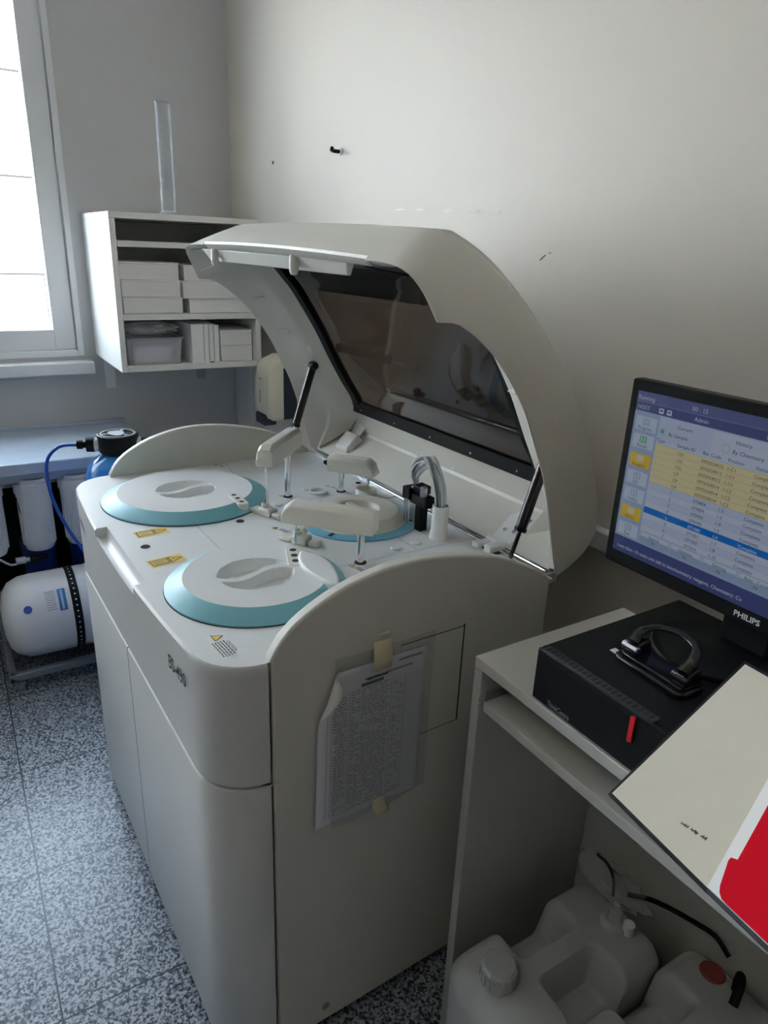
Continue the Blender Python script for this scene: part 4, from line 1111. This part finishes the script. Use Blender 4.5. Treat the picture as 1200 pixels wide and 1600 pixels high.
vs = MB().box(PX0+0.006, PX0+0.186, PY0+0.001, PY0+0.016, PZ1-0.002, PZ1+0.0009)
loc(vs, PC).build('vent_strip', mat('vent_grey_plastic', (0.035, 0.035, 0.038), 0.5), PC, bevel=0.0005)
for i in range(22):
    x = PX0+0.011+0.0079*i
    loc(MB().box(x, x+0.0048, PY0+0.0035, PY0+0.0135, PZ1, PZ1+0.0012), PC).build('vent_slot', M['dark'], PC, smooth=0)
for x in (PX0+0.04, PX1-0.04):
    for y in (PY0+0.04, PY1-0.04):
        loc(MB().box(x-0.01, x+0.01, y-0.01, y+0.01, DZ, PZ0), PC).build('rubber_foot', M['black_matte'], PC, smooth=0)

# two-hole punch on the computer
HP = empty('hole_punch', (0.345, 0.482, PZ1+0.0003), -0.05); tag(HP, 'glossy black two-hole paper punch with a looped lever on the black computer', 'hole punch')
MB().prism(rrect(-0.056, 0.056, -0.026, 0.024, 0.012), 'z', 0, 0.007).build('base_tray', M['black_gloss'], HP, bevel=0.003, seg=3)
MB().prism(rrect(-0.051, 0.051, -0.018, 0.020, 0.009), 'z', 0.007, 0.011).build('base_plate', M['black_gloss'], HP, bevel=0.002, seg=3)
for x in (-0.038, 0.040):
    MB().hexa([(x-0.011, -0.016, 0.010), (x+0.011, -0.016, 0.010), (x+0.011, 0.018, 0.010), (x-0.011, 0.018, 0.010), (x-0.009, -0.010, 0.026), (x+0.009, -0.010, 0.026), (x+0.009, 0.015, 0.030), (x-0.009, 0.015, 0.030)]).build('punch_block', M['black_gloss'], HP, bevel=0.003, seg=3)
    MB().lathe([(0.0045, -0.013), (0.0058, -0.0115), (0.0058, 0.0115), (0.0045, 0.013)], (x, -0.012, 0.020), n=18, axis='x').build('pivot', M['chrome'] if x < 0 else M['black_gloss'], HP)
lv = catmull([(-0.038, -0.012, 0.029), (-0.042, 0.008, 0.038), (-0.032, 0.028, 0.043), (-0.004, 0.038, 0.045), (0.024, 0.031, 0.043), (0.038, 0.010, 0.038), (0.042, -0.012, 0.029)], 44)
lm = MB(); rows = []
for i, p in enumerate(lv):
    t = (lv[min(i+1, 43)]-lv[max(i-1, 0)]).normalized(); u = Vector((0, 0, 1)).cross(t).normalized(); w = t.cross(u)
    k = 0.0055+0.0035*(abs(i/43-0.5)*2)**2
    rows.append([p+u*k*math.cos(a)+w*0.0035*math.sin(a) for a in [2*PI*j/14 for j in range(14)]])
lm.grid(rows, cv=True); lm.face(list(range(14))); lm.face([43*14+j for j in range(14)][::-1])
lvo = lm.build('lever', M['black_gloss'], HP, smooth=60)
lg = text_mb('SIGMA', 0.0075, sx=0.8)
MB().add(lg, frame((0.030, -0.0172, 0.0215), (0.95, 0.10, 0), (-0.10, 0.30, 0.85))).build('punch_lettering', M['white_text'], HP, smooth=0)
MB().box(-0.068, -0.058, -0.016, -0.005, 0.0, 0.0007).build('paper_scrap', M['page'], HP, smooth=0)

# ================================================================== monitor
MX, MY, MZ = 0.1385, 0.600, 1.2600        # top-left front corner of the case
MW, MH = 0.452, 0.284
MO = empty('monitor', (MX+MW/2, MY+0.05, PZ1)); tag(MO, 'black computer monitor showing a lab results list, standing behind the notebook', 'monitor')
mb = MB(); w_, h_ = MW, MH
def U(u, v, y=0.0): return (MX+0.0035+u, MY+y, MZ+v)
mb.box(MX, MX+MW, MY, MY+0.022, MZ-MH, MZ)
loc(mb, MO).build('case', M['black'], MO, bevel=0.003)
loc(MB().hexa([(MX+0.05, MY+0.022, MZ-MH+0.04), (MX+MW-0.05, MY+0.022, MZ-MH+0.04), (MX+MW-0.12, MY+0.050, MZ-MH+0.08), (MX+0.12, MY+0.050, MZ-MH+0.08), (MX+0.05, MY+0.022, MZ-0.04), (MX+MW-0.05, MY+0.022, MZ-0.04), (MX+MW-0.12, MY+0.050, MZ-0.08), (MX+0.12, MY+0.050, MZ-0.08)]), MO).build('back_shell', M['black'], MO, bevel=0.004)
cxm = MX+MW/2
loc(MB().box(cxm-0.035, cxm+0.035, MY+0.030, MY+0.055, PZ1+0.004, MZ-MH+0.12), MO).build('stand_neck', M['black'], MO, bevel=0.004)
loc(MB().lathe([(0.078, 0.0), (0.079, 0.002), (0.077, 0.0045), (0.074, 0.0045), (0.072, 0.0035), (0.03, 0.0055), (0, 0.0055)], (0.345, 0.592, PZ1+0.0003), n=64), MO).build('stand_base', M['black'], MO)
def em(name, c, s=1.0): return mat(name, (0, 0, 0), 0.3, emit=c, strength=s)
SCOL = dict(base=(0.30, 0.40, 0.62), dark=(0.055, 0.075, 0.23), dark2=(0.085, 0.105, 0.28), yellow=(0.66, 0.60, 0.34), row=(0.50, 0.57, 0.74), row2=(0.45, 0.53, 0.72), sel=(0.0, 0.16, 0.60), btn=(0.28, 0.38, 0.56), btnl=(0.48, 0.58, 0.74), icony=(0.70, 0.50, 0.06), icon=(0.32, 0.40, 0.54), text=(0.03, 0.035, 0.06), white=(0.62, 0.68, 0.85), green=(0.12, 0.42, 0.20), teal=(0.08, 0.40, 0.45), grid=(0.30, 0.38, 0.52))
SK = list(SCOL); SM = [em('screen_'+k, SCOL[k], 0.16) for k in SK]
SI = {k: i for i, k in enumerate(SK)}
s_ = MB(); sw, shh = MW-0.007-0.026, 0.2462
Yl = [-0.0004]
def rect(u0, u1, v1, v0, c, lay):
    y = -0.0004-0.00012*lay
    s_.poly([U(u0, v0, y), U(u1, v0, y), U(u1, v1, y), U(u0, v1, y)], SI[c])
UL, UR, VT, VB = 0.0095, 0.0095+sw, -0.0152, -0.2613
rect(UL, UR, VT, VB, 'base', 0)
rect(UL, UR, VT, -0.0295, 'dark2', 1); rect(UL, UR, -0.0300, -0.0430, 'dark', 1)
rect(UL, UR, -0.2360, VB, 'dark', 1)
rect(0.053, UR, -0.0440, -0.0790, 'row2', 1)
rect(0.137, 0.232, -0.0455, -0.0790, 'row', 2)
rect(0.053, UR, -0.0790, -0.0826, 'btnl', 2)
RH = 0.00945
for i in range(15):
    v = -0.0831-RH*i
    c = 'yellow' if i < 6 else 'sel' if i == 10 else ('row' if i % 2 else 'row2')
    rect(0.053, UR, v, v-RH+0.0005, c, 2); rect(0.053, UR, v-RH+0.0005, v-RH, 'grid', 2)
icons = ((-0.0495, 'icon', 'Program'), (-0.0752, 'icon', 'Result'), (-0.1035, 'icony', 'Reagent'), (-0.1300, 'icon', 'QC'), (-0.1565, 'icon', 'Utility'), (-0.1845, 'icony', 'Alarm'), (-0.2115, 'icon', 'Exit'))
txt = []
for v, c, t in icons:
    rect(0.0130, 0.0500, v, v-0.0215, 'grid', 1); rect(0.0136, 0.0494, v-0.0005, v-0.0209, c if c == 'icony' else 'btnl', 2)
    rect(0.0255, 0.0375, v-0.003, v-0.0125, 'green' if t == 'Result' else 'icon' if c != 'icony' else 'yellow', 3); rect(0.0275, 0.0300, v-0.0045, v-0.011, 'row', 4); rect(0.0325, 0.0350, v-0.0045, v-0.011, 'row', 4)
    txt.append((t, 0.0315, v-0.0190, 0.0068, 'text', 'CENTER'))
for i, t in enumerate((('Search', 'F1'), ('Options', 'F2'), ('Demog', 'F3'), ('Reac. Curve', 'F4')  )):
    u = 0.0545+0.0527*i
    rect(u, u+0.0500, -0.2155, -0.2330, 'grid', 3); rect(u+0.0006, u+0.0494, -0.2160, -0.2318, 'btn', 4); rect(u+0.0010, u+0.0490, -0.2164, -0.2230, 'btnl', 5)
    txt.append((t[0], u+0.025, -0.2230, 0.0066, 'text', 'CENTER')); txt.append((t[1], u+0.025, -0.2302, 0.0062, 'text', 'CENTER'))
txt += [('Running', 0.0125, -0.0265, 0.0085, 'white', 'LEFT'), ('HOST', 0.0140, -0.0398, 0.0078, 'white', 'LEFT'), ('00 : 15', 0.100, -0.0262, 0.0085, 'white', 'LEFT'), ('Admin', 0.106, -0.0390, 0.0080, 'white', 'LEFT'), ('11', 0.206, -0.0400, 0.0080, 'white', 'LEFT'),
        ('Current', 0.083, -0.0555, 0.0070, 'text', 'LEFT'), ('By Sample', 0.0715, -0.0680, 0.0072, 'text', 'LEFT'), ('History', 0.170, -0.0555, 0.0072, 'text', 'LEFT'), ('By Chemistry', 0.168, -0.0680, 0.0076, 'text', 'LEFT'),
        ('Type', 0.0545, -0.0795, 0.0068, 'text', 'LEFT'), ('Sample ID', 0.088, -0.0795, 0.0068, 'text', 'LEFT'), ('Bar Code', 0.128, -0.0795, 0.0068, 'text', 'LEFT'), ('Position', 0.165, -0.0795, 0.0068, 'text', 'LEFT'), ('Status', 0.2025, -0.0795, 0.0068, 'text', 'LEFT'),
        ('Less than 10 tests are left in biochemistry reagent, Chemistry: Ca', 0.0185, -0.2535, 0.0076, 'white', 'LEFT')]
rws = [('', 'CN', '0592024012', '1-C1')]*3 + [('', 'CP', '0592024014', '1-C2')]*3 + [('', '1', '070804', '1-3'), ('', '2', '070806', '1-5'), ('', '3', '070900', '1-4'), ('', '4', '070990', '1-5'), ('', '6', '071080', '1-6'), ('', '5', '071001', '1-7'), ('', '6', '071007', '1-8'), ('', '7', '071010', '1-10'), ('', '8', '071012', '1-11')]
for i, (a, b, c, d_) in enumerate(rws[:14]):
    v = -0.0831-RH*i-0.0073; col = 'white' if i == 10 else 'text'
    txt += [(b, 0.091, v, 0.0064, col, 'LEFT'), (c, 0.128, v, 0.0064, col, 'LEFT'), (d_, 0.1655, v, 0.0064, col, 'LEFT'), ('Complete', 0.2025, v, 0.0064, col, 'LEFT')]
so = loc(s_, MO).build('screen', SM, MO, smooth=0, normals=False)
# radio buttons and tiny printer icons
rd = MB()
def dot(u, v, r, c, lay): rd.poly([U(u+r*math.cos(2*PI*k/18), v+r*math.sin(2*PI*k/18), -0.0004-0.00012*lay) for k in range(18)], SI[c])
dot(0.0608, -0.0640, 0.0058, 'grid', 5); dot(0.0608, -0.0640, 0.0050, 'row', 6); dot(0.0608, -0.0640, 0.0034, 'teal', 7); dot(0.158, -0.0640, 0.0058, 'grid', 5); dot(0.158, -0.0640, 0.0050, 'row', 6)
loc(rd, MO).build('radio_button', SM, so, smooth=0, normals=False).location = (0, 0, 0)
ic = MB()
for u in (0.0495, 0.0625):
    for a, b, c, d_ in ((0, 0.0075, -0.0335, -0.0405), ):
        y = -0.0010; ic.poly([U(u+a, d_, y), U(u+b, d_, y), U(u+b, c, y), U(u+a, c, y)], SI['white']); y = -0.0012; ic.poly([U(u+0.0015, d_+0.0025, y), U(u+0.006, d_+0.0025, y), U(u+0.006, c-0.0015, y), U(u+0.0015, c-0.0015, y)], SI['dark'])
loc(ic, MO).build('toolbar_icon', SM, so, smooth=0, normals=False)
lines = {}
for t, u, v, sz, c, al in txt:
    if u > UR: continue
    m = text_mb(t, sz, al, sx=1.02)
    k = (t, u, v)
    lines.setdefault(k, MB()).add(m, frame(U(u, v, -0.0018), (1, 0, 0), (0, 0, 1)), mi=SI[c])
for k in lines: loc(lines[k], MO).build('screen_text', SM, so, smooth=0, normals=False)
lg = text_mb('PHILIPS', 0.0115, 'CENTER', sx=1.0, bold=0.02)
loc(MB().add(lg, frame((cxm-0.105+0.118, MY-0.0006, MZ-0.2765), (1, 0, 0), (0, 0, 1))), MO).build('monitor_lettering', M['white_text'], MO, smooth=0)

# ================================================================== open notebook propped on the computer's front edge
NB = empty('notebook', (0, 0, 0)); tag(NB, 'open hardcover notebook with cream endpaper and a red page, propped on the black computer', 'notebook')
A_, B_, D_ = Vector((0.426, 0.3146, 0.8655)), Vector((0.450, 0.479, 0.9966)), Vector((0.568, 0.282, 0.881))
up = (B_-A_); ac = (D_-A_); HH, WW = up.length, ac.length
up.normalize(); ac = (ac-up*ac.dot(up)).normalized(); nn = ac.cross(up).normalized()
NB.location = A_
def nb(u, v, w): return ac*u+up*v+nn*w
def slab(u0, u1, v0, v1, w0, w1, r=0.0):
    m = MB(); out = rrect(u0, u1, v0, v1, r) if r else [(u0, v0), (u1, v0), (u1, v1), (u0, v1)]
    m.prism(out, 'z', w0, w1); m.v = [tuple(nb(*p)) for p in m.v]; return m
slab(-0.003, WW, -0.003, HH+0.003, -0.0028, 0, 0.002).build('front_cover', M['black'], NB, bevel=0.0006)
slab(0.0012, WW, 0.0012, HH-0.0012, 0, 0.0006).build('endpaper', M['cover_inside'], NB, smooth=0)
hw_ = MB(); rr = random.Random(9)
uu = 0.081
for wd in (4, 4, 3):
    pts = []
    for k in range(wd*6):
        pts.append(nb(uu, 0.029+(uu-0.081)*0.17+0.0015*math.sin(k*1.9)+0.0009*rr.uniform(-1, 1), 0.0009)); uu += 0.00038
    hw_.tube(pts, 0.00022, 4); uu += 0.0024
hw_.build('handwriting', M['ink'], NB)
# page block beyond the spine: turned up slightly, page edges white, a red card page on it
ca, sa = math.cos(0.26), math.sin(0.26)
c15, s15 = math.cos(0.26), math.sin(0.26)
def nb2(u, v, w): return ac*(WW+u*ca-w*sa-v*s15)+up*(v*c15)+nn*(u*sa+w*ca+0.0035)
def slab2(poly, w0, w1):
    m = MB().prism(poly, 'z', w0, w1); m.v = [tuple(nb2(*p)) for p in m.v]; return m
slab2([(-0.001, -0.003), (0.152, -0.003), (0.152, HH+0.003), (-0.001, HH+0.003)], -0.0028, 0).build('back_cover', M['black'], NB, bevel=0.0006)
slab2([(0.002, 0.001), (0.150, 0.001), (0.150, HH-0.001), (0.002, HH-0.001)], 0, 0.0055).build('page_block', M['page'], NB, bevel=0.0008)
rc_ = [(0.030, 0.0015), (0.149, 0.0015), (0.149, HH-0.02), (0.018, HH-0.02), (0.018, 0.039), (0.0105, 0.0365), (0.0095, 0.033), (0.0150, 0.010), (0.018, 0.005), (0.023, 0.002)]
slab2(rc_, 0.0055, 0.0066).build('red_page', M['red_card'], NB, bevel=0.0004)

# ================================================================== jerrycans under the desk
def jerrycan(x0, y0, dx, dy, hgt, label, cap_y, cap_mat='can'):
    r = empty('jerrycan', (x0+dx/2, y0+dy/2, 0)); tag(r, label, 'jerrycan')
    NXg, NYg = 46, 70
    def hz(x, y):
        # x,y in 0..1
        X, Y = x*dx, y*dy
        e = min(X, dx-X, Y, dy-Y)
        z = hgt - (0.022*(1-min(1, e/0.024))**2.2)
        z -= 0.014*max(0, (0.22-y)/0.22)**2 + 0.012*max(0, (y-0.86)/0.14)**2
        w = abs(x-0.50)*dx
        a = max(0, min(1, (y-0.30)/0.09))*max(0, min(1, (0.70-y)/0.09))
        b = max(0, min(1, (w-0.015)/0.016))
        a = a*a*(3-2*a); b = b*b*(3-2*b)
        return z-0.062*a*b
    rows = []
    per = []
    for i in range(NXg+1):
        rows.append([((i/NXg-0.5)*dx, (j/NYg-0.5)*dy, hz(i/NXg, j/NYg)) for j in range(NYg+1)])
    # pull the corners in
    def rc(p):
        x, y, z = p; rad = 0.035; ax, ay = dx/2-rad, dy/2-rad
        if abs(x) > ax and abs(y) > ay:
            qx, qy = (abs(x)-ax)/rad, (abs(y)-ay)/rad; m = max(qx, qy); L = math.hypot(qx, qy)
            if L > 1e-6: s = m/L; x = math.copysign(ax+qx*s*rad, x); y = math.copysign(ay+qy*s*rad, y)
        return (x, y, z)
    rows = [[rc(p) for p in row] for row in rows]
    m = MB().grid(rows)
    ring = [rows[i][0] for i in range(NXg+1)] + [rows[NXg][j] for j in range(1, NYg+1)] + [rows[i][NYg] for i in range(NXg-1, -1, -1)] + [rows[0][j] for j in range(NYg-1, 0, -1)]
    side_ = []
    for t in [0, 0.06, 0.15, 0.3, 0.5, 0.7, 0.85, 0.94, 0.985, 1.0]:
        k = 1.0-(0.0 if t < 0.94 else 0.02*((t-0.94)/0.06)**2)-0.012*math.sin(PI*min(1, max(0, (t-0.3)/0.5)))**2
        side_.append([(p[0]*k, p[1]*k, p[2]*(1-t)) for p in ring])
    m.grid(side_, cv=True); m.poly(side_[-1])
    m.build('can_body', M['can'], r, smooth=50)
    cy_ = (cap_y-0.5)*dy; cz = hz(0.42, cap_y)-0.004; cx_ = -0.08*dx
    cp = MB(); prf = [(0.026, -0.012), (0.026, 0.010), (0.0285, 0.011), (0.0285, 0.036), (0.0245, 0.040), (0, 0.040)]
    cp.lathe(prf, (cx_, cy_, cz), n=10, caps=False)
    co = cp.build('cap', M[cap_mat], r, smooth=25)
    kn = MB()
    for k in range(20):
        a = 2*PI*k/20; f = frame((cx_+0.0285*math.cos(a), cy_+0.0285*math.sin(a), cz+0.013), (math.cos(a), math.sin(a), 0), (-math.sin(a), math.cos(a), 0))
        kn.add(MB().box(-0.001, 0.0012, -0.0018, 0.0018, 0, 0.017), f)
    kn.build('cap_ribs', M[cap_mat], co, smooth=0)
    return r, hz
J1, hz1 = jerrycan(0.196, 0.296, 0.178, 0.335, 0.362, 'milky plastic jerrycan under the desk, nearest the analyzer, with a screw cap in front', 0.15)
J2, hz2 = jerrycan(0.380, 0.370, 0.190, 0.320, 0.362, 'second milky plastic jerrycan under the desk, partly below the open notebook', 0.12)
# hose connector and clear bag on the first can, reddish cap and black plug on the second
jz = hz1(0.5, 0.88)
MB().lathe([(0.026, 0), (0.026, 0.004), (0.024, 0.018), (0.012, 0.022), (0.010, 0.040), (0.006, 0.042), (0.006, 0.055)], (0.010, 0.118, jz-0.010), n=28).build('hose_connector', M['bag'], J1)
MB().lathe([(0.0095, 0), (0.0095, 0.026), (0.006, 0.028)], (0.034, 0.125, jz-0.006), n=18).build('sensor_plug', M['filter_white'], J1)
bg2 = MB(); rr = random.Random(21); rows = []
for i in range(12):
    row = []
    for k in range(24):
        a = 2*PI*k/24; ph = PI*i/11; q = 1+0.13*rr.uniform(-1, 1)
        row.append((0.075*math.sin(ph)*math.cos(a)*q, 0.034*math.sin(ph)*math.sin(a)*q, 0.022+0.022*(-math.cos(ph))+0.004*rr.uniform(-1, 1)))
    rows.append(row)
b_ = bg2.grid(rows, cv=True).build('plastic_bag', film('thin_clear_wrap', (0.94, 0.94, 0.94), (0.7, 0.7, 0.7), 0.24, 0.12), smooth=30, normals=False)
b_.location = (0.258, 0.606, jz+0.028); tag(b_, 'crumpled clear plastic wrap round the hose connector on the nearer jerrycan', 'bag')
jz2 = hz2(0.5, 0.8)
MB().lathe([(0.020, 0), (0.020, 0.010), (0.017, 0.013), (0, 0.013)], (-0.040, 0.122, jz2-0.010), n=26).build('red_stopper', mat('faded_red_plastic', (0.30, 0.06, 0.05), 0.5), J2)
MB().tube(catmull([(-0.004, 0.128, jz2-0.010), (-0.004, 0.128, jz2+0.030), (0.006, 0.112, jz2+0.036), (0.012, 0.092, jz2+0.012)], 16), 0.007, 12).build('black_elbow', M['black'], J2)
def cable(pts, r, label):
    o = MB().tube(catmull(pts, 60), r, 10).build('cable', M['black_matte'], smooth=60); tag(o, label, 'cable'); return o
cable([(0.272, 0.600, jz+0.030), (0.269, 0.598, jz+0.062), (0.258, 0.590, jz+0.092), (0.245, 0.574, jz+0.112)], 0.0028, 'thin black cable curving up from the connector on the nearer jerrycan')
cable([(0.290, 0.612, jz+0.044), (0.315, 0.634, jz+0.046), (0.345, 0.655, jz+0.042), (0.380, 0.676, jz+0.034), (0.410, 0.686, jz2+0.030), (0.438, 0.685, jz2+0.016)], 0.0042, 'thicker black cable running from the clear connector across to the second jerrycan')
